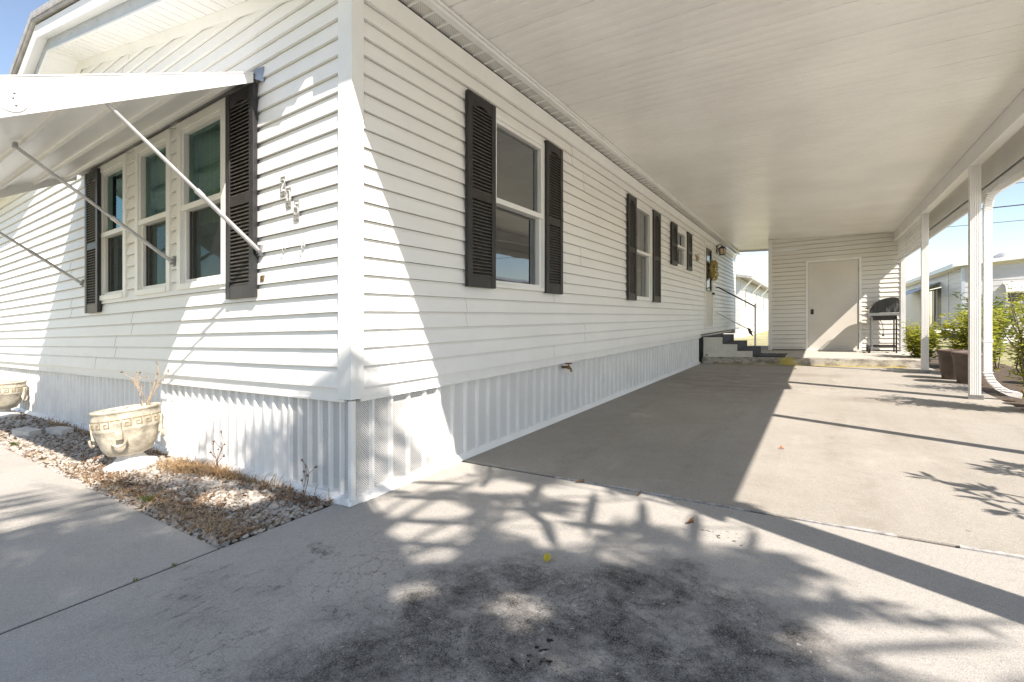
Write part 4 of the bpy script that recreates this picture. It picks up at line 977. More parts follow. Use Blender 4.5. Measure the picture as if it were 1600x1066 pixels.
# gravel bed
def gravel():
    r = np.random.default_rng(5)
    t = (1 + 5 ** .5) / 2
    ico = np.array([(-1, t, 0), (1, t, 0), (-1, -t, 0), (1, -t, 0), (0, -1, t), (0, 1, t), (0, -1, -t), (0, 1, -t), (t, 0, -1), (t, 0, 1), (-t, 0, -1), (-t, 0, 1)]) / math.sqrt(1 + t * t)
    fc_ = np.array([(0, 11, 5), (0, 5, 1), (0, 1, 7), (0, 7, 10), (0, 10, 11), (1, 5, 9), (5, 11, 4), (11, 10, 2), (10, 7, 6), (7, 1, 8), (3, 9, 4), (3, 4, 2), (3, 2, 6), (3, 6, 8), (3, 8, 9), (4, 9, 5), (2, 4, 11), (6, 2, 10), (8, 6, 7), (9, 8, 1)])
    bm = bmesh.new(); bmesh.ops.create_icosphere(bm, subdivisions=2, radius=1); bm.verts.ensure_lookup_table()
    hv = np.array([v.co[:] for v in bm.verts]); hf = np.array([[v.index for v in f.verts] for f in bm.faces]); bm.free()
    V, F, base = [], [], 0
    def put(n, x0, x1, vv, ff, smin, smax):
        nonlocal base
        for _ in range(n):
            x = r.uniform(x0, x1); y = r.uniform(-0.615, 0.02)
            if r.random() < 0.35 and (y > -0.12 or y < -0.5): continue
            s = r.uniform(smin, smax) * (1.5 if r.random() < .06 else 1)
            sc = np.array([r.uniform(.9, 1.35), r.uniform(.7, 1), r.uniform(.5, .75)]) * s
            w = vv * (1 + 0.16 * r.standard_normal((len(vv), 1)) if len(vv) < 20 else 1 + 0.14 * np.sin(vv @ r.standard_normal((3, 3)) * 2.2).sum(1, keepdims=True) / 1.6) * sc
            a, c = r.uniform(0, 6.28), r.uniform(-.5, .5)
            Rz = np.array([[math.cos(a), -math.sin(a), 0], [math.sin(a), math.cos(a), 0], [0, 0, 1]]); Rx = np.array([[1, 0, 0], [0, math.cos(c), -math.sin(c)], [0, math.sin(c), math.cos(c)]])
            w = w @ (Rz @ Rx).T
            edge = min(y + 0.62, 0.1) / 0.1
            w = w + np.array([x, y, -0.022 + sc[2] * 0.5 + r.uniform(0, 0.022) * edge]); w[:, 2] += FALL * w[:, 0]
            V.append(w); F.append(ff + base); base += len(vv)
    put(7200, -2.2, -0.125, hv, hf, 0.006, 0.0165)
    put(3600, -4.2, -2.2, ico, fc_, 0.010, 0.020); put(2600, -8.5, -4.2, ico, fc_, 0.012, 0.022)
    v = np.concatenate(V); f = np.concatenate(F)
    me = bpy.data.meshes.new("gravel"); me.vertices.add(len(v)); me.vertices.foreach_set("co", v.ravel()); me.loops.add(f.size); me.loops.foreach_set("vertex_index", f.ravel().astype(np.int32))
    me.polygons.add(len(f)); me.polygons.foreach_set("loop_start", np.arange(0, f.size, 3, dtype=np.int32)); me.polygons.foreach_set("use_smooth", np.ones(len(f), dtype=bool)); me.update(calc_edges=True); me.validate()
    me.materials.append(m_gravel)
    o = bpy.data.objects.new("gravel", me); COL.objects.link(o)
    tag(o, "pale river gravel filling the bed along the front skirting", "gravel", None, "stuff")
gravel()
def blades(name, spots, mat, label, cat, seed, kind='stuff', hmin=0.05, hmax=0.14, w=0.0022, lean=1.2):
    r = random.Random(seed); b = MB()
    for x, y, rx, ry, n in spots:
        for _ in range(n):
            zb = 0.010 if hmax < .04 else -0.012; px, py = min(-.13, x + r.gauss(0, rx)), max(-.615, min(0.0, y + r.gauss(0, ry))); h = r.uniform(hmin, hmax); a = r.uniform(0, 6.28); l = r.uniform(.2, lean) * h
            d = Vector((math.cos(a), math.sin(a), 0)); q = Vector((-d.y, d.x, 0)) * w; p = Vector((px, py, zb))
            m1 = p + d * l * .35 + Vector((0, 0, h * .6)); m2 = p + d * l + Vector((0, 0, h * r.uniform(.35, 1)))
            b.add([p - q, p + q, m1 + q * .8, m1 - q * .8, m2], [(0, 1, 2, 3), (3, 2, 4)])
    return b.build(name, mat, None, label, cat, None, kind, fix=False)
blades("dry_grass", [(-1.62, -0.15, .15, .05, 700), (-1.28, -0.09, .14, .03, 420), (-1.0, -0.06, .3, .02, 200), (-0.55, -0.05, .25, .015, 90), (-3.2, -0.07, .5, .02, 200), (-4.6, -0.06, .35, .03, 330), (-2.6, -0.06, .2, .02, 80)], m_dry, "tufts of dry straw-coloured grass along the foot of the skirting", "dry grass", 21, hmin=.03, hmax=.10, lean=2.0)
blades("straw_litter", [(-0.55, -0.52, .28, .05, 420), (-0.30, -0.52, .1, .05, 150), (-1.45, -0.55, .35, .03, 300), (-3.0, -.56, 1.0, .03, 260), (-2.1, -.42, .15, .07, 120), (-1.0, -.25, .4, .12, 110)], m_dry, "flattened straw litter lying through the gravel", "straw litter", 23, hmin=.008, hmax=.028, w=.0016, lean=4.5)
blades("dead_leaf_litter", [(-0.7, -0.46, .4, .09, 900), (-1.7, -0.48, .4, .07, 620), (-3.4, -0.12, .9, .06, 520), (-0.35, -.12, .15, .05, 200), (-2.6, -.3, .5, .15, 380), (-1.2, -.1, .5, .04, 300)], m_deadleaf, "brown leaf litter scattered over the gravel bed", "leaf litter", 31, hmin=0.006, hmax=0.022, w=0.005, lean=3.0)
def sprout(x, y, label, seed, n=40, h=0.05, sz=0.75):
    r = random.Random(seed); b = MB()
    for _ in range(n):
        a = r.uniform(0, 6.28); d = Vector((math.cos(a), math.sin(a), r.uniform(.2, 1.3))).normalized(); c = Vector((x + r.gauss(0, .02), y + r.gauss(0, .015), 0)) + d * h * r.uniform(.3, 1); q = d.cross(Vector((0, 0, 1))).normalized() * .008
        b.add([c - d * .015, c + q, c + d * .02, c - q], [(0, 1, 2, 3)])
    b.v = [(x + (p[0] - x) * sz, y + (p[1] - y) * sz, p[2] * sz) for p in b.v]
    b.build("weed_sprout", m_leaf_g, None, label, "weed", "small green weeds", fix=False)
sprout(-1.08, -0.545, "small green weed in the gravel at the path edge", 1, 60, 0.06); sprout(-3.85, -0.56, "pale green weed where the gravel meets the sunlit path", 2)
sprout(-0.105, -0.80, "tiny weed growing in the joint between path and driveway", 3, 14, 0.016, 0.4); sprout(-0.105, -0.93, "second tiny weed in the path joint, closer to the picture's corner", 4, 12, 0.014, 0.35)

# fallen leaves on the concrete
def flat_leaf(x, y, L, W, ang, mat, label, curl=0.012):
    b = MB(); n = 6; c, s = math.cos(ang), math.sin(ang); vs = []
    for i in range(n + 1):
        t = i / n; w = W * math.sin(math.pi * min(1, t * 0.9 + .05)) ** .8
        for k in (-1, 0, 1):
            u, v = (t - .5) * L, k * w / 2; vs.append((x + u * c - v * s, y + u * s + v * c, 0.003 + (0.3 + abs(k)) * curl * (0.4 + t)))
    b.add(vs, [(i * 3 + k, i * 3 + k + 1, (i + 1) * 3 + k + 1, (i + 1) * 3 + k) for i in range(n) for k in (0, 1)], True)
    b.build("fallen_leaf", mat, None, label, "leaf", "fallen leaves on the concrete")
flat_leaf(1.203, -0.005, 0.042, 0.030, 2.0, m_fallen, "bright yellow fallen leaf on the stained driveway")
flat_leaf(0.93, 0.90, 0.05, 0.02, 0.4, m_deadleaf, "brown curled leaf lying in the joint before the carport slab"); flat_leaf(1.30, 0.87, 0.035, 0.015, 1.4, m_deadleaf, "smaller brown leaf in the slab joint, further along from the skirting")
flat_leaf(1.78, 8.30, 0.06, 0.04, 0.8, m_deadleaf, "dark leaf on the sunlit slab in front of the yellow line"); flat_leaf(1.90, 2.25, 0.03, 0.018, 2.4, m_terra, "small orange leaf on the sunlit carport slab")
flat_leaf(1.62, .62, .03, .02, .3, m_deadleaf, "dark crumpled leaf in the long post shadow", .02)

# ------------------------------------------------------------------ pots, shrubs and the palm
def pot(x, y, r1, r0, h, mat, label, grp):
    t = thing("planter_pot", (x, y, -0.01), label, "plant pot", grp)
    b = MB(); b.lathe([(0, 0), (r0, 0), (r0 * 1.03, 0.02), (r0 + (r1 - r0) * .55, h * .45), (r1 * .96, h * .86), (r1 * .97, h * .88), (r1 * 1.03, h * .89), (r1 * 1.03, h), (r1 * .93, h), (r1 * .90, h * .9), (0, h * .88)], (x, y, -0.01), 32)
    b.build("pot_body", mat, t)
    b = MB(); b.lathe([(0, h * .885), (r1 * .9, h * .89), (0, h * .93)], (x, y, -0.01), 20); b.build("pot_soil", m_soil, t)
    return t
pot(3.83, 6.95, 0.18, 0.125, 0.43, m_pot, "brown resin plant pot by the carport post, the one closer to it", "brown pots beside the carport")
pot(3.76, 7.45, 0.18, 0.125, 0.43, m_pot, "brown resin plant pot set back beside the yellow-green shrub", "brown pots beside the carport")
pot(4.75, 7.2, 0.19, 0.14, 0.36, m_pot, "brown pot half hidden behind the white downspout", "brown pots beside the carport")
pot(3.98, 5.12, 0.12, 0.09, 0.16, m_terra, "low terracotta pot beside the downspout's foot", "terracotta pots under the shrub")
pot(3.92, 4.80, 0.13, 0.10, 0.18, m_terra, "terracotta pot under the twiggy shrub at the picture's edge", "terracotta pots under the shrub")

def shrub(name, c, rx, ry, h, nstem, nleaf, L, W, mat, label, seed, cat="shrub", droop=0.2, grp=None, z0=-0.01, low=0.15, twig=m_bark):
    r = random.Random(seed); t = thing(name, (c[0], c[1], z0), label, cat, grp)
    b = MB(); tips = []
    for i in range(nstem):
        a = r.uniform(0, 6.28); p = Vector((c[0] + r.gauss(0, rx * .12), c[1] + r.gauss(0, ry * .12), z0)); e = Vector((c[0] + rx * math.cos(a) * math.sqrt(r.random()), c[1] + ry * math.sin(a) * math.sqrt(r.random()), z0 + h * r.uniform(.55, 1)))
        pts = [p]
        for k in range(1, 6):
            q = p.lerp(e, k / 5); q.z = z0 + (e.z - z0) * (k / 5) ** .8; q += Vector((r.gauss(0, .015), r.gauss(0, .015), 0)); pts.append(q)
        b.tube(pts, [0.009 * (1 - .14 * k) for k in range(6)], 5)
        for k in range(1, 6):
            tips += [pts[k - 1].lerp(pts[k], r.random()) for _ in range(2 if k < 3 else 5)]
    b.build("stems", twig, t, fix=False)
    tips = [q for q in tips if q.z > z0 + h * low] or tips
    b = MB()
    for _ in range(nleaf):
        q = r.choice(tips) + Vector((r.gauss(0, .045), r.gauss(0, .045), r.gauss(0, .04))); a = r.uniform(0, 6.28)
        d = Vector((math.cos(a), math.sin(a), r.uniform(-droop, .7))).normalized(); s = d.cross(Vector((r.gauss(0, .4), r.gauss(0, .4), 1))).normalized(); l, w = L * r.uniform(.55, 1.15), W * r.uniform(.6, 1.1); u = d.cross(s)
        b.add([q, q + d * l * .45 + s * w * .5 + u * .003, q + d * l - Vector((0, 0, l * .15)), q + d * l * .45 - s * w * .5 + u * .003, q + d * l * .45 - u * l * .05], [(0, 1, 4), (1, 2, 4), (2, 3, 4), (3, 0, 4)])
    lv_ = b.build("leaves", mat, t, fix=False)
    return t
shrub("leafy_shrub", (3.74, 9.75), .30, .45, .80, 30, 1700, .10, .055, m_leaf_y, "low yellow-green shrub between grill and carport post", 41)
shrub("leafy_shrub", (4.15, 8.15), .42, .40, 1.02, 34, 2300, .10, .055, m_leaf_y, "yellow-green shrub rising behind the two brown pots", 42)
shrub("leafy_shrub", (4.55, 9.4), .5, .6, 1.15, 30, 1900, .10, .05, m_leaf_g, "darker green shrub just beyond the slim carport post", 43)
shrub("twiggy_shrub", (3.84, 4.62), .26, .40, 1.22, 34, 2600, .06, .030, m_leaf_y, "thin-branched light green shrub at the right edge by the downspout", 44)
shrub("twiggy_shrub", (4.62, 5.9), .45, .5, 1.45, 30, 2200, .065, .032, m_leaf_y, "loose bright shrub behind the downspout at the picture's edge", 45)
shrub("leafy_shrub", (5.9, 16.5), .6, .6, 1.5, 20, 900, .22, .07, m_leaf_d, "dark shrub in front of the neighbour's porch", 46)
# spiky plant with strap leaves behind the slim post
def straps(name, c, n, L, W, h, mat, label, seed, cat="plant"):
    r = random.Random(seed); t = thing(name, (c[0], c[1], -0.02), label, cat)
    b = MB(); b.tube([(c[0], c[1], -0.03), (c[0] + .02, c[1], h * .5), (c[0] - .01, c[1], h)], [.03, .025, .02], 8); b.build("trunk", m_bark, t)
    b = MB()
    for i in range(n):
        a = r.uniform(0, 6.28); el = r.uniform(.1, 1.3); p = Vector((c[0], c[1], h)); d = Vector((math.cos(a) * math.cos(el), math.sin(a) * math.cos(el), math.sin(el))); s = d.cross(Vector((0, 0, 1))).normalized(); prev = None
        for k in range(6):
            w = W * (1 - k / 5.2) * (0.6 + .8 * (k > 0)); cur = (p - s * w, p + s * w)
            if prev: b.add([prev[0], prev[1], cur[1], cur[0]], [(0, 1, 2, 3)])
            prev = cur; p = p + d * L / 5; d = (d - Vector((0, 0, .22))).normalized()
    b.build("fronds", mat, t, fix=False)
straps("spiky_plant", (4.75, 11.1), 46, .55, .016, .75, m_leaf_y, "spiky strap-leaved plant above the shrubs behind the carport post", 51)
# plant beside the driveway edge whose shadow lies across the slab
def stubby(c, seed):
    r = random.Random(seed); t = thing("frangipani_shrub", (c[0], c[1], -0.01), "branching shrub with long leaf clusters beside the carport, just out of view", "shrub")
    b = MB(); lf = MB(); 
    def grow(p, d, L, rad, lvl):
        q = p + d * L; b.tube([p, p.lerp(q, .5) + Vector((r.gauss(0, .01), r.gauss(0, .01), 0)), q], [rad, rad * .9, rad * .8], 6)
        if lvl == 0:
            for _ in range(11):
                a = r.uniform(0, 6.28); e = (d * .5 + Vector((math.cos(a), math.sin(a), r.uniform(-.2, .6)))).normalized(); s = e.cross(Vector((0, 0, 1))).normalized(); l = r.uniform(.09, .15)
                lf.add([q, q + e * l * .6 + s * .018, q + e * l, q + e * l * .6 - s * .018], [(0, 1, 2, 3)])
            return
        for _ in range(3 if lvl > 1 else 2):
            e = (d + Vector((r.gauss(0, .55), r.gauss(0, .55), r.uniform(-.1, .3)))).normalized(); grow(q, e, L * .72, rad * .75, lvl - 1)
    grow(Vector((c[0], c[1], -0.02)), Vector((-.1, .1, 1)).normalized(), .52, .022, 3)
    b.build("stems", m_bark, t, fix=False); lf.build("leaves", m_leaf_d, t, fix=False)
stubby((4.02, 1.36), 61)

# ------------------------------------------------------------------ palm beside the driveway (its crown shades the foreground)
def gap(cx, cy_, rx, ry, ang): return (cx, cy_, rx, ry, math.cos(ang), math.sin(ang))  # sun patch on the ground; crown leaflets are cut back to let it through
GAPS = [gap(*q) for q in [(0.19, 0.11, 0.124, 0.089, 2.91), (0.43, 0.16, 0.202, 0.099, -2.71), (0.6, -0.05, 0.16, 0.095, -2.77), (0.74, -0.2, 0.11, 0.071, -2.81), (0.88, -0.44, 0.101, 0.071, 2.65),
    (0.15, 0.4, 0.23, 0.072, -2.67), (0.19, 0.59, 0.187, 0.072, -2.69), (0.53, 0.6, 0.15, 0.099, -2.73), (0.95, 0.28, 0.126, 0.121, 2.46), (1.16, 0.22, 0.109, 0.093, 1.91), (1.2, 0.6, 0.22, 0.063, 1.94), (1.28, 0.76, 0.121, 0.064, 1.83),
    (0.99, 0.7, 0.116, 0.089, -2.55), (1.48, 0.74, 0.114, 0.078, 1.59), (1.74, 0.59, 0.118, 0.079, 0.88), (1.92, 0.61, 0.081, 0.052, 1.0), (2.1, 0.54, 0.083, 0.04, -2.51), (2.24, 0.48, 0.064, 0.04, -2.44), (1.26, -0.35, 0.098, 0.087, 2.31),
    (2.14, 0.02, 0.158, 0.059, -2.5), (2.41, 0.43, 0.089, 0.04, -2.44), (2.54, 0.43, 0.083, 0.03, -2.5), (2.53, 0.28, 0.123, 0.03, -2.57), (2.41, 0.09, 0.208, 0.045, -2.58), (2.33, 0.18, 0.076, 0.03, -2.55),
    (-1.9, 0.72, 1.25, 0.5, -0.15), (-3.3, -0.55, 1.5, 0.55, 0.0), (-0.66, -0.30, 0.2, 0.09, 0.3), (-0.55, 0.85, 0.5, 0.3, 0.0)]]
def palm():
    r = random.Random(77)
    t = thing("palm_tree", (5.0, -3.1, 0), "tall feather palm beside the driveway, out of view, shading the foreground", "palm tree")
    C = Vector((4.85, -2.85, 4.75))
    b = MB(); pts = [Vector((5.0, -3.1, -.05)).lerp(C, k / 10) + Vector((.05 * math.sin(k), 0, 0)) for k in range(11)]; b.tube(pts, [.17 - .006 * k for k in range(11)], 12); b.build("trunk", m_bark, t)
    b = MB()
    for i in range(64):
        a = 2.399 * i; el = 1.15 - 1.75 * (i / 64) + r.gauss(0, .08); L = r.uniform(1.9, 2.6)
        p = C.copy(); d = Vector((math.cos(a) * math.cos(el), math.sin(a) * math.cos(el), math.sin(el))); P = [p.copy()]; n = 26
        for k in range(n):
            p = p + d * L / n; d = (d - Vector((0, 0, .045 + .02 * k / n))).normalized(); P.append(p.copy())
        b.tube(P[::3], [.016 * (1 - k / 10) + .003 for k in range(len(P[::3]))], 5)
        for k in range(3, n + 1):
            dd_ = (P[k] - P[k - 1]).normalized(); s = dd_.cross(Vector((0, 0, 1))).normalized()
            for sg in (-1, 1):
                for j in (0, .5):
                    q = P[k - 1].lerp(P[k], j); l = .62 * math.sin(math.pi * (k / n * .8 + .12)) * r.uniform(.85, 1.1)
                    e = (s * sg + dd_ * .75 + Vector((0, 0, r.uniform(-.45, .1)))).normalized(); w = e.cross(Vector((r.gauss(0, .5), r.gauss(0, .5), 1))).normalized() * .024
                    tip = q + e * l - Vector((0, 0, .10 * l)); mid = q + e * l * .5
                    keep = 0.0
                    for s_ in (.02, .12, .22, .32, .42, .52, .62, .72, .82, .92, 1.0):
                        z = q.lerp(tip, s_); tt = (z.z - 0.03) / 1.137; gx, gy = z.x - tt, z.y + .478 * tt; hit = False
                        for (cx, cy_, rx, ry, ca, sa) in GAPS:
                            u, v = gx - cx, gy - cy_; u, v = u * ca + v * sa, -u * sa + v * ca
                            if (u / rx) ** 2 + (v / ry) ** 2 < 1.1: hit = True; break
                        if hit: break
                        keep = s_
                    if keep > 0.3:
                        tip = q.lerp(tip, keep); mid = q.lerp(tip, .5); b.add([q, mid + w, tip, mid - w], [(0, 1, 2, 3)])
    b.build("crown", m_leaf_p, t, fix=False, fall=False)
    def low_frond(leaves, h):  # added leaflets, placed so their shadows land between the sun patches
        up = lambda gx, gy, z: Vector((gx + z / 1.137, gy - .478 * z / 1.137, z))
        b = MB(); base = []
        for gx, gy, ang, L, w in leaves:
            c, s_ = math.cos(ang), math.sin(ang); z = h + r.uniform(-.12, .12)
            A, Mm, B = up(gx - c * L / 2, gy - s_ * L / 2, z), up(gx, gy, z + .03), up(gx + c * L / 2, gy + s_ * L / 2, z - .05); n = up(-s_ * w / 2, c * w / 2, 0)
            b.add([A, A.lerp(Mm, .5) + n * .85, Mm + n, Mm.lerp(B, .5) + n * .8, B, Mm.lerp(B, .5) - n * .8, Mm - n, A.lerp(Mm, .5) - n * .85], [(0, 1, 2, 3, 4, 5, 6, 7)]); base.append(A)
        base.sort(key=lambda q: (q - C).length, reverse=True)
        b.tube(base + [base[-1].lerp(C, .5) + Vector((0, 0, .5)), C], .005, 5)
        b.build("low_frond", m_leaf_p, t, fix=False, fall=False)
    low_frond([(.17, .50, .42, .42, .062), (.29, .29, .42, .50, .066), (.515, .055, .42, .46, .060), (.67, -.125, .40, .40, .055), (.81, -.32, .38, .36, .075), (.02, .25, .42, .3, .06)], 3.1)
    low_frond([(.76, .62, -1.3, .46, .07), (1.12, .56, -1.25, .62, .065), (1.37, .60, -1.25, .56, .06), (1.60, .60, -1.4, .50, .07), (.40, .68, -1.2, .3, .05), (1.83, .60, -1.5, .3, .05)], 3.3)
    low_frond([(1.05, .25, 2.25, .36, .06), (.86, .42, 2.4, .4, .06), (1.25, .42, .25, .5, .08), (2.3, .13, .62, .6, .04), (2.42, .33, .6, .5, .035), (2.15, .28, .5, .4, .05)], 3.4)
palm()

# ------------------------------------------------------------------ neighbours, screen wall, power lines
def clap(b, xf, s0, s1, z0, z1, p, holes=(), step=0.014):
    z = z0; sv = b.xf; b.xf = xf
    while z < z1 - 0.01:
        w = min(z + p, z1); cuts = sorted({s0, s1, *[h[i] for h in holes for i in (0, 1)]})
        for a, c in zip(cuts[:-1], cuts[1:]):
            m = (a + c) / 2
            if any(h[0] < m < h[1] and h[2] < w - .01 and h[3] > z + .01 for h in holes): continue
            b.add([(a, step, z), (c, step, z), (c, 0.001, w), (a, 0.001, w), (a, -.002, z + .002), (c, -.002, z + .002)], [(0, 1, 2, 3), (4, 5, 1, 0)])
        z = w
    b.xf = sv
def fwin(parent, xf, s0, s1, z0, z1, shutters=False, mat=m_trim):
    b = MB(xf); f = 0.06
    b.box(s0 - f, s0, -.02, .04, z0 - f, z1 + f); b.box(s1, s1 + f, -.02, .04, z0 - f, z1 + f); b.box(s0, s1, -.02, .039, z1, z1 + f); b.box(s0, s1, -.02, .039, z0 - f, z0); b.box(s0, s1, -.02, .03, (z0 + z1) / 2 - .02, (z0 + z1) / 2 + .02)
    w = b.build("window", mat, parent)
    b = MB(xf); b.box(s0, s1, -.01, .016, z0, (z0 + z1) / 2 - .02); b.box(s0, s1, -.01, .018, (z0 + z1) / 2 + .02, z1); b.build("pane", m_winglass, w)
    if shutters:
        for q in (s0 - f - .36, s1 + f + .02): b = MB(xf); b.box(q, q + .34, .01, .045, z0 - .05, z1 + .05); b.build("shutter", m_shut, parent)
nb = thing("neighbour_home", (-4.5, 24, 0), "white neighbouring mobile home with bracketed eave seen through the gap by the shed", "mobile home")
NX, NY = -1.05, 23.9
fx = lambda p: (p[0], NY - p[1], p[2]); sx = lambda p: (NX + p[1], p[0], p[2])
b = MB(); clap(b, fx, -10, NX, 0.5, 3.0, .12); clap(b, sx, NY, 42, 0.5, 2.9, .12); b.build("wall", m_nwhite, nb, fix=False)
b = MB(); b.box(-10, NX - .02, NY + .02, 42, -.05, .5); b.build("skirting", m_skirt, nb)
b = MB(); b.extrude([(-5.5, 3.75), (NX + .5, 2.86), (NX + .5, 2.98), (-5.5, 3.90)], lambda x, z: (x, NY - .35, z), lambda x, z: (x, 42.3, z)); b.extrude([(-5.5, 3.75), (-10.5, 2.86), (-10.5, 2.98), (-5.5, 3.90)], lambda x, z: (x, NY - .35, z), lambda x, z: (x, 42.3, z)); b.build("roof", m_roof, nb)
b = MB(); b.add([(-10, NY + .01, 2.9), (NX, NY + .01, 2.9), (-5.5, NY + .01, 3.76)], [(0, 1, 2)]); b.build("gable", m_nwhite, nb)
for yy in (24.3, 28.6, 33.5): b = MB(); b.duct([(NX + .02, yy, 2.35), (NX + .48, yy, 2.86)], .07, .07, (0, 1, 0)); b.build("eave_bracket", m_trim, nb)
fwin(nb, sx, 25.0, 26.0, 1.5, 2.45, False); fwin(nb, sx, 30.0, 31.0, 1.5, 2.45, False); fwin(nb, sx, 34.6, 35.8, 1.5, 2.45, False); fwin(nb, fx, -2.6, -1.7, 1.5, 2.45, False)
b = MB(sx); b.box(28.6, 29.6, -.02, .03, .55, 2.5); b.build("door", m_door, nb)
nr = thing("neighbour_home", (10, 24, 0), "pale sided neighbouring home with turbine roof vent beyond the right-hand posts", "mobile home")
QX, QY = 6.70, 22.5
fx2 = lambda p: (p[0], QY - p[1], p[2]); wx2 = lambda p: (QX - p[1], p[0], p[2])
b = MB(); clap(b, fx2, QX, 10.6, .1, 2.66, .2, [(7.92, 9.2, 1.29, 1.61)]); clap(b, wx2, QY, 40, .1, 2.62, .2, [(26.0, 28.6, .1, 2.05)]); b.build("wall", m_nblue, nr, fix=False)
b = MB(); b.box(QX - .02, QX + .08, QY - .03, QY + .06, .1, 2.64); b.box(QX - .022, QX, 24.6, 24.7, .1, 2.62); b.build("corner_trim", m_fascia, nr)
b = MB(); b.extrude([(QX - .32, 2.68), (8.9, 2.86), (8.9, 2.97), (QX - .32, 2.80)], lambda x, z: (x, QY - .3, z), lambda x, z: (x, 40.3, z)); b.extrude([(10.95, 2.68), (8.9, 2.86), (8.9, 2.97), (10.95, 2.80)], lambda x, z: (x, QY - .3, z), lambda x, z: (x, 40.3, z)); b.build("roof", m_alum, nr)
b = MB(); b.box(QX - .34, QX - .30, QY - .32, 40.3, 2.62, 2.78); b.build("eave_fascia", m_fascia, nr)
b = MB(); b.box(6.85, 8.0, 26.0, 28.6, .1, 2.05); b.box(QX - .01, QX + .02, 26.0, 28.6, 2.0, 2.06); b.build("dark_porch", m_black, nr)  # solid black block stands in for the shade inside the porch opening
b = MB(wx2); b.box(26.8, 26.86, 0, .04, .1, 2.05); b.box(27.7, 27.76, 0, .04, .1, 2.05); b.build("porch_posts", m_trim, nr)
b = MB(); b.hexa([(QX - 1.3, 26.2, 1.75), (QX, 26.2, 2.30), (QX, 34, 2.30), (QX - 1.3, 34, 1.75), (QX - 1.3, 26.2, 1.79), (QX, 26.2, 2.34), (QX, 34, 2.34), (QX - 1.3, 34, 1.79)]); b.build("porch_awning", m_fascia, nr)
b = MB(); b.box(QX - .9, QX - .86, 29, 31, .9, 1.5); b.build("porch_cloth", m_teal, nr)
w_ = MB(fx2); f = .05
w_.box(7.87, 7.92, -.02, .03, 1.24, 1.66); w_.box(9.2, 9.25, -.02, .03, 1.24, 1.66); w_.box(7.92, 9.2, -.02, .03, 1.61, 1.66); w_.box(7.92, 9.2, -.02, .03, 1.24, 1.29); w_.box(8.55, 8.59, -.02, .028, 1.29, 1.61)
ww = w_.build("window", m_trim, nr); b = MB(fx2); b.box(7.92, 8.55, -.03, -.01, 1.29, 1.61); b.box(8.59, 9.2, -.03, -.01, 1.29, 1.61); b.build("pane", m_winglass, ww)
b = MB(fx2)
for i in range(20):
    x = 7.80 + i * .08
    b.add([(x, .01, 1.98), (x + .04, .01, 1.98), (x + .04, .30, 1.86), (x, .30, 1.86), (x + .04, .36, 1.66), (x, .36, 1.66)], [(0, 1, 2, 3), (3, 2, 4, 5)]); b.add([(x + .04, .01, 1.975), (x + .08, .01, 1.975), (x + .08, .285, 1.85), (x + .04, .285, 1.85), (x + .08, .345, 1.68), (x + .04, .345, 1.68)], [(0, 1, 2, 3), (3, 2, 4, 5)])
b.build("window_canopy", m_alum, nr, fix=False)
b = MB(); tx, ty, tz = 8.0, 23.4, 2.80
b.lathe([(.13, 0), (.13, .12)], (tx, ty, tz), 16)
for k in range(18):
    a = k * 2 * math.pi / 18; pr_ = [(.15, .10), (.25, .18), (.25, .26), (.12, .34)]
    for (r1, z1_), (r2_, z2_) in zip(pr_[:-1], pr_[1:]): b.add([(tx + r1 * math.cos(a), ty + r1 * math.sin(a), tz + z1_), (tx + r1 * math.cos(a + .3), ty + r1 * math.sin(a + .3), tz + z1_), (tx + r2_ * math.cos(a + .5), ty + r2_ * math.sin(a + .5), tz + z2_), (tx + r2_ * math.cos(a + .2), ty + r2_ * math.sin(a + .2), tz + z2_)], [(0, 1, 2, 3)])
b.lathe([(.13, .335), (.06, .36), (0, .365)], (tx, ty, tz), 16)
b.build("turbine_vent", m_galv, nr)
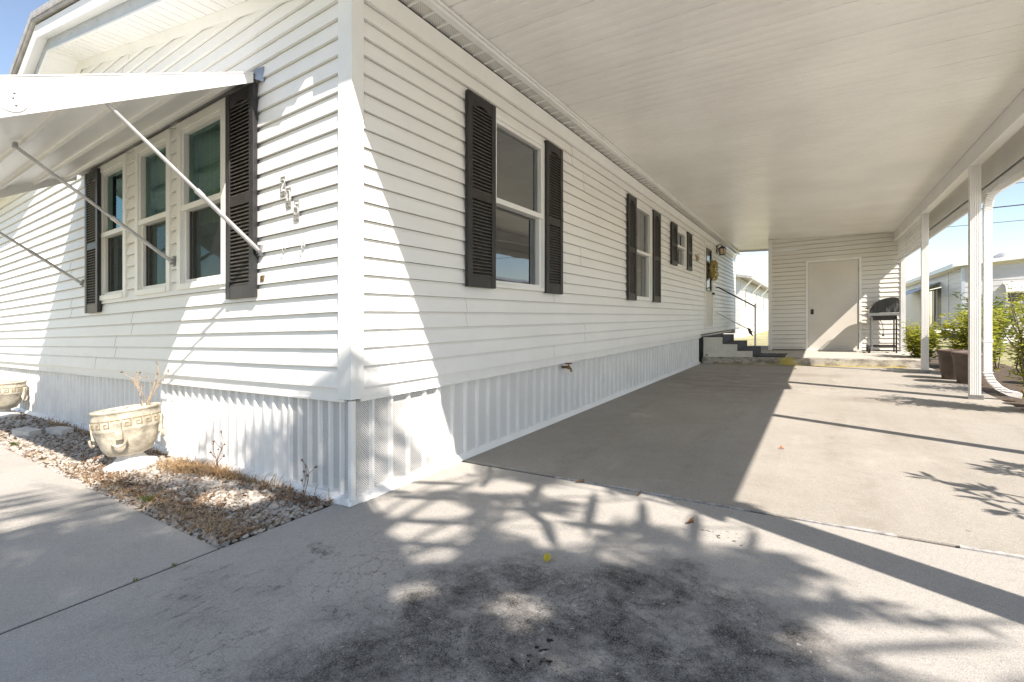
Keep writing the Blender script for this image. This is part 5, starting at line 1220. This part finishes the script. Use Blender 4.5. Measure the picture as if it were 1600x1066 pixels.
# breeze block screen
bw = MB(); BY = 19.0; bs = .38
for i in range(7):
    for j in range(2):
        x, z = 6.66 + i * bs, .10 + j * bs
        bw.box(x, x + bs, BY - .05, BY + .05, z, z + .03); bw.box(x, x + bs, BY - .05, BY + .05, z + bs - .03, z + bs - .001); bw.box(x, x + .03, BY - .049, BY + .049, z + .03, z + bs - .03); bw.box(x + bs - .03, x + bs - .001, BY - .049, BY + .049, z + .03, z + bs - .03)
        for k in range(4):
            a = k * math.pi / 4; c, s = math.cos(a), math.sin(a); L = .16 if k % 2 == 0 else .21
            bw.duct([(x + bs / 2 - L * c, BY, z + bs / 2 - L * s), (x + bs / 2 + L * c, BY, z + bs / 2 + L * s)], .09 - .002 * k, .035, (0, 1, 0))
bw.box(6.6, 9.4, BY - .08, BY + .08, -.05, .098); bw.box(6.6, 9.4, BY - .08, BY + .08, .862, .93)
bw.build("breeze_block_wall", m_breeze, None, "white decorative breeze block wall with star openings before the pale neighbour home", "wall")
b = MB(); b.duct([(4.9, 17.5, .35), (8.6, 21.2, .60)], .10, .16, (0, 0, 1)); b.build("white_ramp_rail", m_trim, None, "white sloping kerb board behind the shrubs by the carport post", "kerb board")
for i, (x, z, lab) in enumerate(((8.0, 4.84, "heavy middle power line crossing the sky right of the posts"), (8.0, 4.272, "lowest thin power line crossing the sky right of the posts"), (8.0, 5.655, "topmost power line crossing the sky above the downspout"))):
    b = MB(); b.tube([(xx, 23, z + .00035 * (xx - 8) ** 2 - .012 * (xx - 8)) for xx in np.linspace(-4, 60, 24)], (.02, .010, .011)[i], 6); b.build("power_line", m_wire, None, lab, "power line", "power lines over the neighbouring lot", fall=True)
b = MB()
for k in range(2): pass
pl = MB(); pl.tube([(46, 23.0, -1), (46, 23.0, 8.0)], .14, 12); pl.tube([(45.9, 21.8, 6.4), (45.9, 24.2, 6.4)], .05, 6); pl.build("utility_pole", m_bark, None, "wooden utility pole carrying the power lines, beyond the picture's edge", "utility pole")
# home across the open strip, seen mirrored in the side windows
ne = thing("neighbour_home", (16, 24, 0), "white home across the strip, seen only mirrored in the side window", "mobile home")
b = MB(); b.box(13.4, 20, 19, 31, -.5, 2.6); b.build("wall", m_nwhite, ne)
b = MB(); b.extrude([(13.0, 2.55), (16.5, 3.1), (20.4, 2.55), (20.4, 2.7), (16.5, 3.25), (13.0, 2.7)], lambda x, z: (x, 18.6, z), lambda x, z: (x, 31.4, z)); b.build("roof", m_roof, ne)
